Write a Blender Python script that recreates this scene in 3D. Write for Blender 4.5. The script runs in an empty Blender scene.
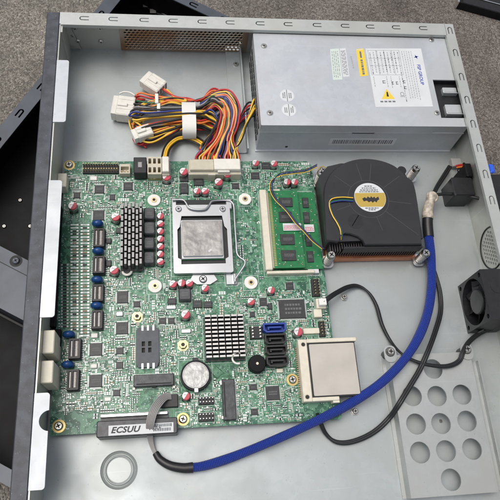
import bpy, math, random
from mathutils import Vector, Matrix
random.seed(7)
S = 0.001                      # everything below is written in millimetres
scn = bpy.context.scene
COL = scn.collection
R = math.radians

# ------------------------------------------------------------------ camera
F, CX = 606.365, 500.0         # focal length in pixels of a 500 px square picture
CAM = Vector((-24.828, -196.924, 458.723))
ROT = Matrix(((0.99141285, 0.01935264, -0.12932919),
              (-0.06778963, 0.92178553, -0.38172766),
              (0.11182634, 0.38721689, 0.91518192)))
cam_d = bpy.data.cameras.new('camera')
cam = bpy.data.objects.new('camera', cam_d)
COL.objects.link(cam)
cam.matrix_world = Matrix.Translation(CAM * S) @ ROT.to_4x4()
cam_d.sensor_width = 36.0
cam_d.lens = 36.0 * F / CX
cam_d.clip_start = 0.01
cam_d.clip_end = 100.0
scn.camera = cam

# ------------------------------------------------------------------ light
SUN_EL, SUN_AZ = R(70), R(-70)          # azimuth measured from +Y towards +X
w = bpy.data.worlds.new('World')
scn.world = w
w.use_nodes = True
nt = w.node_tree
bg = nt.nodes['Background']
sky = nt.nodes.new('ShaderNodeTexSky')
sky.sky_type = 'NISHITA'
sky.sun_disc = False
sky.sun_elevation = SUN_EL
sky.sun_rotation = SUN_AZ
sky.dust_density = 6.0
sky.ozone_density = 0.6
sky.air_density = 1.0
hs = nt.nodes.new('ShaderNodeHueSaturation')
hs.inputs['Saturation'].default_value = 0.45
nt.links.new(sky.outputs[0], hs.inputs['Color'])
nt.links.new(hs.outputs[0], bg.inputs[0])
bg.inputs[1].default_value = 0.12
sd = bpy.data.lights.new('sun', 'SUN')
sd.energy = 1.0
sd.angle = R(40)
sd.color = (1.0, 0.96, 0.9)
sun = bpy.data.objects.new('sun', sd)
COL.objects.link(sun)
sdir = Vector((math.sin(SUN_AZ) * math.cos(SUN_EL), math.cos(SUN_AZ) * math.cos(SUN_EL), math.sin(SUN_EL)))
sun.rotation_euler = sdir.to_track_quat('Z', 'Y').to_euler()
sun.location = sdir * 3
scn.view_settings.view_transform = 'Standard'
scn.view_settings.look = 'None'
scn.view_settings.exposure = 0.08
scn.view_settings.gamma = 1.0

# ------------------------------------------------------------------ helpers
def at(px, py, z):
    """point of the plane at height z (mm) seen at a pixel of the 500 px photograph"""
    d = ROT @ Vector(((px - 250) / F, -(py - 250) / F, -1))
    t = (z - CAM.z) / d.z
    return CAM + d * t

def at_y(px, py, y):
    d = ROT @ Vector(((px - 250) / F, -(py - 250) / F, -1))
    return CAM + d * ((y - CAM.y) / d.y)

def rect(x0, y0, x1, y1, z):
    a, b, c, d = at(x0, y0, z), at(x1, y0, z), at(x1, y1, z), at(x0, y1, z)
    return ((a.x + d.x) / 2, (b.x + c.x) / 2, (c.y + d.y) / 2, (a.y + b.y) / 2)   # X0 X1 Y0 Y1

ORI = {}
def tag(o, label=None, cat=None, group=None, kind=None):
    if label: o['label'] = label
    if cat: o['category'] = cat
    if group: o['group'] = group
    if kind: o['kind'] = kind
    return o

def thing(name, label, cat, loc, group=None):
    o = bpy.data.objects.new(name, None)
    o.empty_display_size = 0.01
    COL.objects.link(o)
    o.location = Vector(loc) * S
    ORI[o.name] = Vector(loc)
    return tag(o, label, cat, group)

class MB:
    """collects shapes (mm, world coordinates) into ONE mesh"""
    def __init__(s): s.v = []; s.f = []; s.m = []; s.sm = []; s.uv = {}
    def add(s, vs, fs, m=0, smooth=False, uvs=None):
        n = len(s.v)
        s.v += [tuple(p) for p in vs]
        for i, f in enumerate(fs):
            if uvs: s.uv[len(s.f)] = uvs[i]
            s.f.append([n + k for k in f]); s.m.append(m); s.sm.append(smooth)
        return s
    def box(s, x0, x1, y0, y1, z0, z1, m=0, top=None, c=0.0):
        if c <= 0:
            vs = [(x0,y0,z0),(x1,y0,z0),(x1,y1,z0),(x0,y1,z0),(x0,y0,z1),(x1,y0,z1),(x1,y1,z1),(x0,y1,z1)]
            s.add(vs, [(3,2,1,0),(0,1,5,4),(1,2,6,5),(2,3,7,6),(3,0,4,7)], m)
            s.add(vs, [(4,5,6,7)], m if top is None else top)
        else:
            def ring(i, z): return [(x0+i+c,y0+i,z),(x1-i-c,y0+i,z),(x1-i,y0+i+c,z),(x1-i,y1-i-c,z),(x1-i-c,y1-i,z),(x0+i+c,y1-i,z),(x0+i,y1-i-c,z),(x0+i,y0+i+c,z)]
            s.rings([ring(0,z0), ring(0,z1-c), ring(c,z1)], m, cap=(True, True), captop=top)
        return s
    def rings(s, rs, m=0, cap=(True, True), smooth=False, captop=None, closed=True):
        n = len(rs[0]); vs = [p for r in rs for p in r]; fs = []
        for k in range(len(rs)-1):
            for i in range(n if closed else n-1):
                j = (i+1) % n
                fs.append((k*n+i, k*n+j, (k+1)*n+j, (k+1)*n+i))
        s.add(vs, fs, m, smooth)
        if cap[0]: s.add(rs[0], [tuple(range(n))[::-1]], m)
        if cap[1]: s.add(rs[-1], [tuple(range(n))], m if captop is None else captop)
        return s
    def lathe(s, cx, cy, prof, n=24, m=0, captop=None, smooth=True, cap=(False, True)):
        rs = [[(cx+r*math.cos(2*math.pi*i/n), cy+r*math.sin(2*math.pi*i/n), z) for i in range(n)] for r, z in prof]
        return s.rings(rs, m, cap, smooth, captop)
    def cyl(s, cx, cy, z0, z1, r, n=20, m=0, top=None, c=0.0):
        prof = [(r, z0), (r, z1)] if c <= 0 else [(r, z0), (r, z1-c), (r-c, z1)]
        return s.lathe(cx, cy, prof, n, m, captop=top, smooth=False)
    def prism(s, poly, z0, z1, m=0, top=None):
        return s.rings([[(x,y,z0) for x,y in poly], [(x,y,z1) for x,y in poly]], m, captop=top)
    def disc(s, cx, cy, z, r, n=24, m=0, a0=0.0, a1=360.0):
        full = abs(a1-a0) >= 360
        k = n if full else n+1
        vs = [(cx+r*math.cos(R(a0+(a1-a0)*i/n)), cy+r*math.sin(R(a0+(a1-a0)*i/n)), z) for i in range(k)]
        return s.add(vs, [tuple(range(k))], m)
    def ring(s, cx, cy, z, r0, r1, n=24, m=0):
        vs = []
        for i in range(n):
            a = 2*math.pi*i/n
            vs += [(cx+r0*math.cos(a), cy+r0*math.sin(a), z), (cx+r1*math.cos(a), cy+r1*math.sin(a), z)]
        return s.add(vs, [(2*i, 2*i+1, (2*i+3) % (2*n), (2*i+2) % (2*n)) for i in range(n)], m)
    def torus(s, c, R0, r, n=28, k=8, m=0, axis='z'):
        vs = []
        for i in range(n):
            a = 2*math.pi*i/n
            for j in range(k):
                b = 2*math.pi*j/k
                p = ((R0+r*math.cos(b))*math.cos(a), (R0+r*math.cos(b))*math.sin(a), r*math.sin(b))
                vs.append((c[0]+p[0], c[1]+p[1], c[2]+p[2]))
        return s.add(vs, [(i*k+j, ((i+1)%n)*k+j, ((i+1)%n)*k+(j+1)%k, i*k+(j+1)%k) for i in range(n) for j in range(k)], m, True)
    def tube(s, pts, r, n=8, m=0, sub=6, caps=True):
        P = smooth_path(pts, sub)
        T = []
        for i in range(len(P)):
            a, b = P[max(i-1,0)], P[min(i+1,len(P)-1)]
            T.append((b-a).normalized())
        u = T[0].cross(Vector((0,0,1)))
        if u.length < 1e-3: u = Vector((1,0,0))
        u.normalize()
        rs = []; L = 0; Ls = []
        for i, p in enumerate(P):
            if i: L += (p-P[i-1]).length
            Ls.append(L)
            u = (u - T[i]*u.dot(T[i])).normalized(); v = T[i].cross(u)
            rr = r(i/(len(P)-1)) if callable(r) else r
            rs.append([p + (u*math.cos(2*math.pi*k/n) + v*math.sin(2*math.pi*k/n))*rr for k in range(n)])
        vs = [p for q in rs for p in q]; fs = []; uvs = []
        for i in range(len(P)-1):
            for k in range(n):
                fs.append((i*n+k, (i+1)*n+k, (i+1)*n+(k+1)%n, i*n+(k+1)%n))
                uvs.append([(k/n, Ls[i]), (k/n, Ls[i+1]), ((k+1)/n, Ls[i+1]), ((k+1)/n, Ls[i])])
        s.add(vs, fs, m, True, uvs)
        if caps:
            s.add(rs[0], [tuple(range(n))], m); s.add(rs[-1], [tuple(range(n))[::-1]], m)
        return s
    def mesh(s, me, fn, m=0):
        return s.add([fn(v.co) for v in me.vertices], [tuple(p.vertices) for p in me.polygons], m)
    def plate(s, outer, holes, z0, z1, m=0, fn=None):
        """flat plate with real holes; fn maps (u, v, w) to world mm"""
        cu = bpy.data.curves.new('tmp', 'CURVE'); cu.dimensions = '2D'; cu.fill_mode = 'BOTH'
        cu.extrude = (z1-z0)/2
        for poly in [outer]+list(holes):
            sp = cu.splines.new('POLY'); sp.points.add(len(poly)-1)
            for k, (x, y) in enumerate(poly): sp.points[k].co = (x, y, 0, 1)
            sp.use_cyclic_u = True
        o = bpy.data.objects.new('tmp', cu); COL.objects.link(o)
        me = bpy.data.meshes.new_from_object(o.evaluated_get(bpy.context.evaluated_depsgraph_get()))
        zm = (z0+z1)/2
        s.mesh(me, (lambda c: (c.x, c.y, c.z+zm)) if fn is None else (lambda c: fn(c.x, c.y, c.z+zm)), m)
        bpy.data.objects.remove(o); bpy.data.curves.remove(cu); bpy.data.meshes.remove(me)
        return s
    def text(s, body, size, fn, m=0, bold=0.0, shear=0.0, align='CENTER', space=1.0):
        cu = bpy.data.curves.new('tmp', 'FONT'); cu.body = body; cu.size = size
        cu.align_x = align; cu.align_y = 'CENTER'; cu.offset = bold; cu.shear = shear; cu.space_character = space
        cu.resolution_u = 3
        o = bpy.data.objects.new('tmp', cu); COL.objects.link(o)
        me = bpy.data.meshes.new_from_object(o.evaluated_get(bpy.context.evaluated_depsgraph_get()))
        s.mesh(me, lambda c: fn(c.x, c.y), m)
        bpy.data.objects.remove(o); bpy.data.curves.remove(cu); bpy.data.meshes.remove(me)
        return s
    def data(s, name, mats, ori):
        me = bpy.data.meshes.new(name)
        me.from_pydata([((x-ori[0])*S, (y-ori[1])*S, (z-ori[2])*S) for x, y, z in s.v], [], s.f)
        for mt in (mats if isinstance(mats, (list, tuple)) else [mats]): me.materials.append(mt)
        me.polygons.foreach_set('material_index', s.m)
        me.polygons.foreach_set('use_smooth', s.sm)
        if s.uv:
            ul = me.uv_layers.new(name='UVMap')
            for fi, uvs in s.uv.items():
                p = me.polygons[fi]
                for k, li in enumerate(p.loop_indices): ul.data[li].uv = uvs[k]
        me.update()
        return me
    def build(s, name, mats, parent=None, ori=None):
        """link as one object; with a parent the mesh sits in the parent's frame"""
        if ori is None: ori = ORI[parent.name] if parent else Vector((0,0,0))
        o = bpy.data.objects.new(name, s.data(name, mats, ori))
        COL.objects.link(o)
        ORI[o.name] = Vector(ori)
        if parent:
            o.parent = parent
            o.location = (Vector(ori) - ORI[parent.name]) * S
        else: o.location = Vector(ori) * S
        return o

def copy_part(src, parent, shift):
    o = src.copy(); COL.objects.link(o); o.parent = parent
    o.location = src.location + Vector(shift) * S
    ORI[o.name] = ORI[src.name] + Vector(shift)
    return o

def smooth_path(pts, sub):
    P = [Vector(p) for p in pts]
    if len(P) < 3 or sub < 2: return P
    out = []
    for i in range(len(P)-1):
        p0 = P[i-1] if i else P[0]*2-P[1]
        p1, p2 = P[i], P[i+1]
        p3 = P[i+2] if i+2 < len(P) else P[-1]*2-P[-2]
        for k in range(sub):
            t = k/sub
            out.append(0.5*((2*p1)+(p2-p0)*t+(2*p0-5*p1+4*p2-p3)*t*t+(3*p1-p0-3*p2+p3)*t**3))
    out.append(P[-1])
    return out

def circ(cx, cy, r, n=20, a0=0): return [(cx+r*math.cos(a0+2*math.pi*i/n), cy+r*math.sin(a0+2*math.pi*i/n)) for i in range(n)]
def rrect(x0, x1, y0, y1, r, n=4):
    out = []
    for cx, cy, a in ((x1-r,y0+r,-90),(x1-r,y1-r,0),(x0+r,y1-r,90),(x0+r,y0+r,180)):
        for k in range(n+1):
            t = R(a+90*k/n); out.append((cx+r*math.cos(t), cy+r*math.sin(t)))
    return out

# ------------------------------------------------------------------ materials
def mat(name, col, rough=0.5, metal=0.0, var=0.0, vscale=200.0, bump=0.0, bscale=900.0, spec=0.5, coat=0.0, rvar=0.0, col2=None, detail=3.0, sub=0.0):
    m = bpy.data.materials.new(name); m.use_nodes = True
    n = m.node_tree.nodes; l = m.node_tree.links
    b = n['Principled BSDF']
    b.inputs['Base Color'].default_value = (*col, 1)
    b.inputs['Roughness'].default_value = rough
    b.inputs['Metallic'].default_value = metal
    b.inputs['Specular IOR Level'].default_value = spec
    if coat: b.inputs['Coat Weight'].default_value = coat
    if var or rvar or bump:
        tc = n.new('ShaderNodeTexCoord')
    if var or rvar:
        nz = n.new('ShaderNodeTexNoise'); nz.inputs['Scale'].default_value = vscale; nz.inputs['Detail'].default_value = detail
        l.new(tc.outputs['Object'], nz.inputs['Vector'])
        if var:
            mx = n.new('ShaderNodeMix'); mx.data_type = 'RGBA'
            c2 = col2 if col2 else tuple(max(0, c*(1-var)) for c in col)
            c1 = col if col2 else tuple(min(1, c*(1+var)) for c in col)
            mx.inputs['A'].default_value = (*c2, 1); mx.inputs['B'].default_value = (*c1, 1)
            rp = n.new('ShaderNodeValToRGB'); rp.color_ramp.elements[0].position = 0.35; rp.color_ramp.elements[1].position = 0.65
            l.new(nz.outputs['Fac'], rp.inputs[0]); l.new(rp.outputs[0], mx.inputs['Factor'])
            l.new(mx.outputs['Result'], b.inputs['Base Color'])
        if rvar:
            mr = n.new('ShaderNodeMapRange'); mr.inputs['From Min'].default_value = 0.3; mr.inputs['From Max'].default_value = 0.7
            mr.inputs['To Min'].default_value = rough-rvar; mr.inputs['To Max'].default_value = rough+rvar
            l.new(nz.outputs['Fac'], mr.inputs['Value']); l.new(mr.outputs[0], b.inputs['Roughness'])
    if bump:
        nb = n.new('ShaderNodeTexNoise'); nb.inputs['Scale'].default_value = bscale; nb.inputs['Detail'].default_value = 2
        l.new(tc.outputs['Object'], nb.inputs['Vector'])
        bp = n.new('ShaderNodeBump'); bp.inputs['Strength'].default_value = bump; bp.inputs['Distance'].default_value = 0.0005
        l.new(nb.outputs['Fac'], bp.inputs['Height']); l.new(bp.outputs[0], b.inputs['Normal'])
    return m

def sheet(name, col, rough, metal, dust=0.5):
    m = bpy.data.materials.new(name); m.use_nodes = True
    n = m.node_tree.nodes; l = m.node_tree.links; b = n['Principled BSDF']
    tc = n.new('ShaderNodeTexCoord')
    def noise(sc, det=3, vec=None, dist=0.0):
        z = n.new('ShaderNodeTexNoise'); z.inputs['Scale'].default_value = sc; z.inputs['Detail'].default_value = det; z.inputs['Distortion'].default_value = dist
        l.new(vec if vec else tc.outputs['Object'], z.inputs['Vector']); return z.outputs['Fac']
    def rng(src, a, c, lo=0.0, hi=1.0):
        r = n.new('ShaderNodeMapRange'); r.inputs['From Min'].default_value = a; r.inputs['From Max'].default_value = c
        r.inputs['To Min'].default_value = lo; r.inputs['To Max'].default_value = hi; l.new(src, r.inputs['Value']); return r.outputs[0]
    def mix(f, a, c):
        x = n.new('ShaderNodeMix'); x.data_type = 'RGBA'; l.new(f, x.inputs['Factor'])
        for s_, v_ in (('A', a), ('B', c)):
            if isinstance(v_, tuple): x.inputs[s_].default_value = (*v_, 1)
            else: l.new(v_, x.inputs[s_])
        return x.outputs['Result']
    k = lambda f: tuple(min(1, c*f) for c in col)
    vo = n.new('ShaderNodeTexVoronoi'); vo.inputs['Scale'].default_value = 260
    l.new(tc.outputs['Object'], vo.inputs['Vector'])
    sp = n.new('ShaderNodeSeparateColor'); l.new(vo.outputs['Color'], sp.inputs[0])
    c = mix(sp.outputs[0], k(0.965), k(1.03))                       # zinc spangle
    c = mix(rng(noise(16, 6, dist=0.6), 0.42, 0.64), c, tuple(x*f for x, f in zip(k(0.93), (1.0, 0.99, 0.955))))   # warm smudges
    for ang, sx, sy, p in ((0.35, 9, 520, 0.70), (-0.9, 8, 610, 0.715), (1.4, 12, 480, 0.70)):
        mp = n.new('ShaderNodeMapping'); mp.inputs['Rotation'].default_value[2] = ang; mp.inputs['Scale'].default_value = (sx, sy, 1)
        l.new(tc.outputs['Object'], mp.inputs['Vector'])
        c = mix(rng(noise(1.0, 2, mp.outputs[0]), p, p+0.03, 0, 0.35), c, k(1.22))
    c = mix(rng(noise(620, 2), 0.70, 0.76, 0, dust), c, k(0.55))     # dust specks
    l.new(c, b.inputs['Base Color'])
    b.inputs['Metallic'].default_value = metal
    l.new(rng(noise(22, 7, dist=1.0), 0.35, 0.65, rough-0.07, rough+0.08), b.inputs['Roughness'])
    bp = n.new('ShaderNodeBump'); bp.inputs['Strength'].default_value = 0.12; bp.inputs['Distance'].default_value = 0.0004
    l.new(noise(30, 5), bp.inputs['Height']); l.new(bp.outputs[0], b.inputs['Normal'])
    return m

M = {}
M['zinc'] = sheet('zinc_sheet', (0.415, 0.45, 0.458), 0.47, 0.5)
M['zinc_dull'] = sheet('dull_zinc_bracket', (0.43, 0.45, 0.45), 0.5, 0.55, 0.7)
M['zinc_wall'] = sheet('zinc_wall', (0.50, 0.51, 0.475), 0.46, 0.55)
M['rim'] = sheet('zinc_rim', (0.52, 0.54, 0.525), 0.5, 0.5)
M['psu'] = sheet('power_supply_case', (0.56, 0.588, 0.62), 0.47, 0.5, 0.3)
M['tab'] = sheet('bright_tab', (0.52, 0.55, 0.58), 0.5, 0.4)
M['slot_dark'] = mat('dark_gap', (0.02, 0.02, 0.02), 0.7)
M['panel'] = mat('slate_paint', (0.045, 0.05, 0.06), 0.5, 0.0, 0.25, 120, 0.1, 1500)
M['black'] = mat('black_plastic', (0.012, 0.012, 0.014), 0.45, 0, 0.2, 300)
M['blackmetal'] = mat('black_painted_metal', (0.006, 0.006, 0.007), 0.65, 0, 0.4, 80, 0.1, 1500, spec=0.25)
M['greypaint'] = mat('grey_blue_paint', (0.065, 0.076, 0.095), 0.42, 0.1, 0.12, 60, 0.05, 1500)
M['screw'] = mat('nickel_screw', (0.6, 0.58, 0.54), 0.28, 1.0)
M['brass'] = mat('brass', (0.55, 0.45, 0.26), 0.32, 1.0)
M['silver'] = mat('tin_plate', (0.72, 0.72, 0.72), 0.3, 1.0)
M['white'] = mat('white_nylon', (0.78, 0.77, 0.72), 0.5)
M['ivory'] = mat('ivory_plastic', (0.68, 0.64, 0.52), 0.45, 0, 0.05, 200)
M['xfwin'] = mat('winding_brown', (0.17, 0.145, 0.135), 0.4, 0, 0.3, 900)
M['cream'] = mat('cream_nylon', (0.54, 0.50, 0.39), 0.45, 0, 0.06, 200)
M['chip'] = mat('chip_black', (0.028, 0.030, 0.032), 0.42, 0, 0.2, 400, 0.05, 3000)
M['chipmark'] = mat('chip_marking', (0.13, 0.135, 0.135), 0.6)
M['pin'] = mat('solder', (0.60, 0.62, 0.60), 0.4, 0.5)
M['gold'] = mat('gold_contact', (0.55, 0.42, 0.18), 0.35, 0.9)
M['red'] = mat('capacitor_red', (0.50, 0.06, 0.09), 0.45)
M['cantop'] = mat('capacitor_top', (0.70, 0.66, 0.66), 0.42, 0.35, 0.06, 500)
M['can'] = mat('capacitor_can', (0.6, 0.58, 0.56), 0.3, 0.9)
M['blue'] = mat('blue_epoxy', (0.010, 0.058, 0.20), 0.3, 0, 0.15, 300)
M['sata'] = mat('blue_plastic', (0.012, 0.045, 0.30), 0.4)
M['choke'] = mat('choke_grey', (0.055, 0.057, 0.062), 0.38, 0.2, 0.3, 250, 0.1, 1500)
M['holder'] = mat('holder_blue_grey', (0.05, 0.058, 0.072), 0.4, 0, 0.2, 200)
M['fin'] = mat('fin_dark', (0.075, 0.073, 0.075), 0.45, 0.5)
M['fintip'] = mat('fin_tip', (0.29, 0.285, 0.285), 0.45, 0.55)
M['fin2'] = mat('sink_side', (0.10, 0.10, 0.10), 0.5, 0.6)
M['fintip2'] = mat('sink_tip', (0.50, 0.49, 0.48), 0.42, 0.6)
M['steel'] = mat('socket_steel', (0.52, 0.53, 0.54), 0.3, 0.9, 0.04, 60)
M['paste'] = mat('thermal_paste', (0.36, 0.345, 0.33), 0.5, 0.25, 0.22, 120, 0.5, 320, detail=5)
M['copper'] = mat('copper', (0.62, 0.26, 0.14), 0.35, 0.9, 0.15, 90)
M['cell'] = mat('cell_steel', (0.37, 0.37, 0.365), 0.4, 0.7, 0.22, 260, 0.25, 500)
M['card'] = mat('card_steel', (0.50, 0.47, 0.42), 0.48, 0.5, 0.06, 60)
M['labelw'] = mat('label_paper', (0.64, 0.66, 0.67), 0.5, 0, 0.04, 60)
M['labelg'] = mat('label_pale_green', (0.60, 0.68, 0.62), 0.5)
M['labely'] = mat('label_yellow', (0.80, 0.58, 0.06), 0.5)
M['ink'] = mat('ink_grey', (0.16, 0.17, 0.18), 0.6)
M['inkl'] = mat('ink_pale', (0.36, 0.37, 0.38), 0.6)
M['inkblue'] = mat('ink_blue', (0.03, 0.06, 0.38), 0.5)
M['inkblack'] = mat('ink_black', (0.02, 0.02, 0.025), 0.5)
M['goldlabel'] = mat('gold_foil', (0.62, 0.44, 0.10), 0.35, 0.5)
M['blower'] = sheet('blower_plastic', (0.021, 0.0215, 0.024), 0.42, 0.0, 0.0)
M['seam'] = mat('moulded_seam', (0.055, 0.056, 0.06), 0.45)
M['grommet'] = mat('tan_shrink', (0.44, 0.39, 0.32), 0.35, 0, 0.35, 260, 0.9, 420)
M['sleeveblack'] = mat('shrink_black', (0.014, 0.014, 0.016), 0.4, 0, 0, 1, 0.1, 800)
M['wireblack'] = mat('wire_black', (0.014, 0.015, 0.016), 0.45)
M['ribbon'] = mat('wire_grey', (0.32, 0.31, 0.30), 0.5)
M['silk'] = mat('silkscreen', (0.62, 0.70, 0.65), 0.6)
M['trace'] = mat('trace_green', (0.12, 0.34, 0.19), 0.35)
M['smdtan'] = mat('ceramic_tan', (0.34, 0.25, 0.16), 0.5)
M['smdblk'] = mat('resistor_black', (0.02, 0.02, 0.022), 0.45)
M['smdgry'] = mat('ceramic_grey', (0.40, 0.40, 0.36), 0.5)
M['modgreen'] = mat('module_green', (0.012, 0.17, 0.055), 0.32, 0, 0.15, 200)
M['connbeige'] = mat('connector_translucent', (0.74, 0.72, 0.65), 0.35, 0, 0.05, 200)
M['lblue'] = mat('led_blue', (0.03, 0.12, 0.75), 0.3)
WC = {'y': (0.80, 0.50, 0.05), 'r': (0.50, 0.025, 0.025), 'o': (0.78, 0.20, 0.04), 'k': (0.013, 0.013, 0.014), 'g': (0.02, 0.13, 0.06),
      'b': (0.03, 0.05, 0.24), 'p': (0.09, 0.06, 0.17), 'e': (0.28, 0.28, 0.28), 'w': (0.75, 0.74, 0.7), 'c': (0.80, 0.34, 0.16)}
for k, c in WC.items(): M['w'+k] = mat('insulation_'+k, c, 0.38)

def pcb_material():
    m = bpy.data.materials.new('circuit_board_green'); m.use_nodes = True
    n = m.node_tree.nodes; l = m.node_tree.links; b = n['Principled BSDF']
    tc = n.new('ShaderNodeTexCoord')
    def noise(sc, det=2):
        z = n.new('ShaderNodeTexNoise'); z.inputs['Scale'].default_value = sc; z.inputs['Detail'].default_value = det
        l.new(tc.outputs['Object'], z.inputs['Vector']); return z
    def ramp(src, p0, p1):
        r = n.new('ShaderNodeMapRange'); r.inputs['From Min'].default_value = p0; r.inputs['From Max'].default_value = p1
        l.new(src, r.inputs['Value']); return r.outputs[0]
    def mix(fac, a, c):
        x = n.new('ShaderNodeMix'); x.data_type = 'RGBA'
        l.new(fac, x.inputs['Factor'])
        for s_, v_ in (('A', a), ('B', c)):
            if isinstance(v_, tuple): x.inputs[s_].default_value = (*v_, 1)
            else: l.new(v_, x.inputs[s_])
        return x.outputs['Result']
    z1 = noise(60, 3); z2 = noise(420, 2)
    base = mix(ramp(z1.outputs['Fac'], 0.4, 0.6), (0.014, 0.085, 0.047), (0.034, 0.148, 0.085))
    # copper pours showing paler through the mask: rectangular cells
    vo = n.new('ShaderNodeTexVoronoi'); vo.distance = 'CHEBYCHEV'; vo.inputs['Scale'].default_value = 330
    l.new(tc.outputs['Object'], vo.inputs['Vector'])
    sep = n.new('ShaderNodeSeparateColor'); l.new(vo.outputs['Color'], sep.inputs[0])
    base = mix(ramp(sep.outputs[0], 0.62, 0.66), base, (0.10, 0.235, 0.155))
    vo2 = n.new('ShaderNodeTexVoronoi'); vo2.distance = 'CHEBYCHEV'; vo2.inputs['Scale'].default_value = 700
    l.new(tc.outputs['Object'], vo2.inputs['Vector'])
    lt = n.new('ShaderNodeMath'); lt.operation = 'LESS_THAN'; lt.inputs[1].default_value = 0.24
    l.new(vo2.outputs['Distance'], lt.inputs[0])
    mm = n.new('ShaderNodeMath'); mm.operation = 'MULTIPLY'
    l.new(lt.outputs[0], mm.inputs[0]); l.new(ramp(z2.outputs['Fac'], 0.46, 0.56), mm.inputs[1])
    base = mix(mm.outputs[0], base, (0.42, 0.50, 0.47))
    l.new(base, b.inputs['Base Color'])
    b.inputs['Roughness'].default_value = 0.38
    return m
M['pcb'] = pcb_material()

def ground_material():
    m = bpy.data.materials.new('pebble_asphalt'); m.use_nodes = True
    n = m.node_tree.nodes; l = m.node_tree.links; b = n['Principled BSDF']
    tc = n.new('ShaderNodeTexCoord')
    vo = n.new('ShaderNodeTexVoronoi'); vo.inputs['Scale'].default_value = 720; vo.inputs['Randomness'].default_value = 1
    wn = n.new('ShaderNodeTexNoise'); wn.inputs['Scale'].default_value = 300; wn.inputs['Detail'].default_value = 3
    l.new(tc.outputs['Object'], wn.inputs['Vector'])
    av = n.new('ShaderNodeMix'); av.data_type = 'VECTOR'; av.inputs['Factor'].default_value = 0.0022
    l.new(tc.outputs['Object'], av.inputs['A']); l.new(wn.outputs['Color'], av.inputs['B'])
    l.new(av.outputs['Result'], vo.inputs['Vector'])
    sep = n.new('ShaderNodeSeparateColor'); l.new(vo.outputs['Color'], sep.inputs[0])
    cr = n.new('ShaderNodeValToRGB'); e = cr.color_ramp.elements
    e[0].position = 0; e[0].color = (0.13, 0.124, 0.115, 1); e[1].position = 1; e[1].color = (0.43, 0.415, 0.385, 1)
    for p, c in ((0.3, (0.20, 0.187, 0.17, 1)), (0.6, (0.275, 0.258, 0.235, 1)), (0.85, (0.32, 0.307, 0.283, 1))):
        q = e.new(p); q.color = c
    l.new(sep.outputs[0], cr.inputs[0])
    big = n.new('ShaderNodeTexNoise'); big.inputs['Scale'].default_value = 12; big.inputs['Detail'].default_value = 4
    l.new(tc.outputs['Object'], big.inputs['Vector'])
    # the ground turns browner towards the right
    sx = n.new('ShaderNodeSeparateXYZ'); l.new(tc.outputs['Object'], sx.inputs[0])
    mr = n.new('ShaderNodeMapRange'); mr.inputs['From Min'].default_value = -0.1; mr.inputs['From Max'].default_value = 0.25
    l.new(sx.outputs[0], mr.inputs['Value'])
    tint = n.new('ShaderNodeMix'); tint.data_type = 'RGBA'
    tint.inputs['A'].default_value = (0.80, 0.78, 0.73, 1); tint.inputs['B'].default_value = (0.56, 0.515, 0.50, 1)
    l.new(mr.outputs[0], tint.inputs['Factor'])
    mu = n.new('ShaderNodeMix'); mu.data_type = 'RGBA'; mu.blend_type = 'MULTIPLY'; mu.inputs['Factor'].default_value = 1
    l.new(cr.outputs[0], mu.inputs['A']); l.new(tint.outputs['Result'], mu.inputs['B'])
    l.new(mu.outputs['Result'], b.inputs['Base Color'])
    b.inputs['Roughness'].default_value = 0.85
    gn = n.new('ShaderNodeTexNoise'); gn.inputs['Scale'].default_value = 1400; gn.inputs['Detail'].default_value = 4
    l.new(tc.outputs['Object'], gn.inputs['Vector'])
    gr = n.new('ShaderNodeMapRange'); gr.inputs['From Min'].default_value = 0.3; gr.inputs['From Max'].default_value = 0.7; gr.inputs['To Min'].default_value = 0.6; gr.inputs['To Max'].default_value = 1.4
    l.new(gn.outputs['Fac'], gr.inputs['Value'])
    bm = n.new('ShaderNodeMapRange'); bm.inputs['From Min'].default_value = 0.3; bm.inputs['From Max'].default_value = 0.7; bm.inputs['To Min'].default_value = 0.62; bm.inputs['To Max'].default_value = 1.25
    l.new(big.outputs['Fac'], bm.inputs['Value'])
    gm_ = n.new('ShaderNodeMath'); gm_.operation = 'MULTIPLY'; l.new(gr.outputs[0], gm_.inputs[0]); l.new(bm.outputs[0], gm_.inputs[1])
    vs_ = n.new('ShaderNodeVectorMath'); vs_.operation = 'SCALE'; l.new(mu.outputs['Result'], vs_.inputs[0]); l.new(gm_.outputs[0], vs_.inputs['Scale'])
    l.new(vs_.outputs[0], b.inputs['Base Color'])
    bp = n.new('ShaderNodeBump'); bp.inputs['Strength'].default_value = 0.7; bp.inputs['Distance'].default_value = 0.0012; bp.invert = True
    l.new(vo.outputs['Distance'], bp.inputs['Height']); l.new(bp.outputs[0], b.inputs['Normal'])
    return m
M['ground'] = ground_material()

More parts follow.
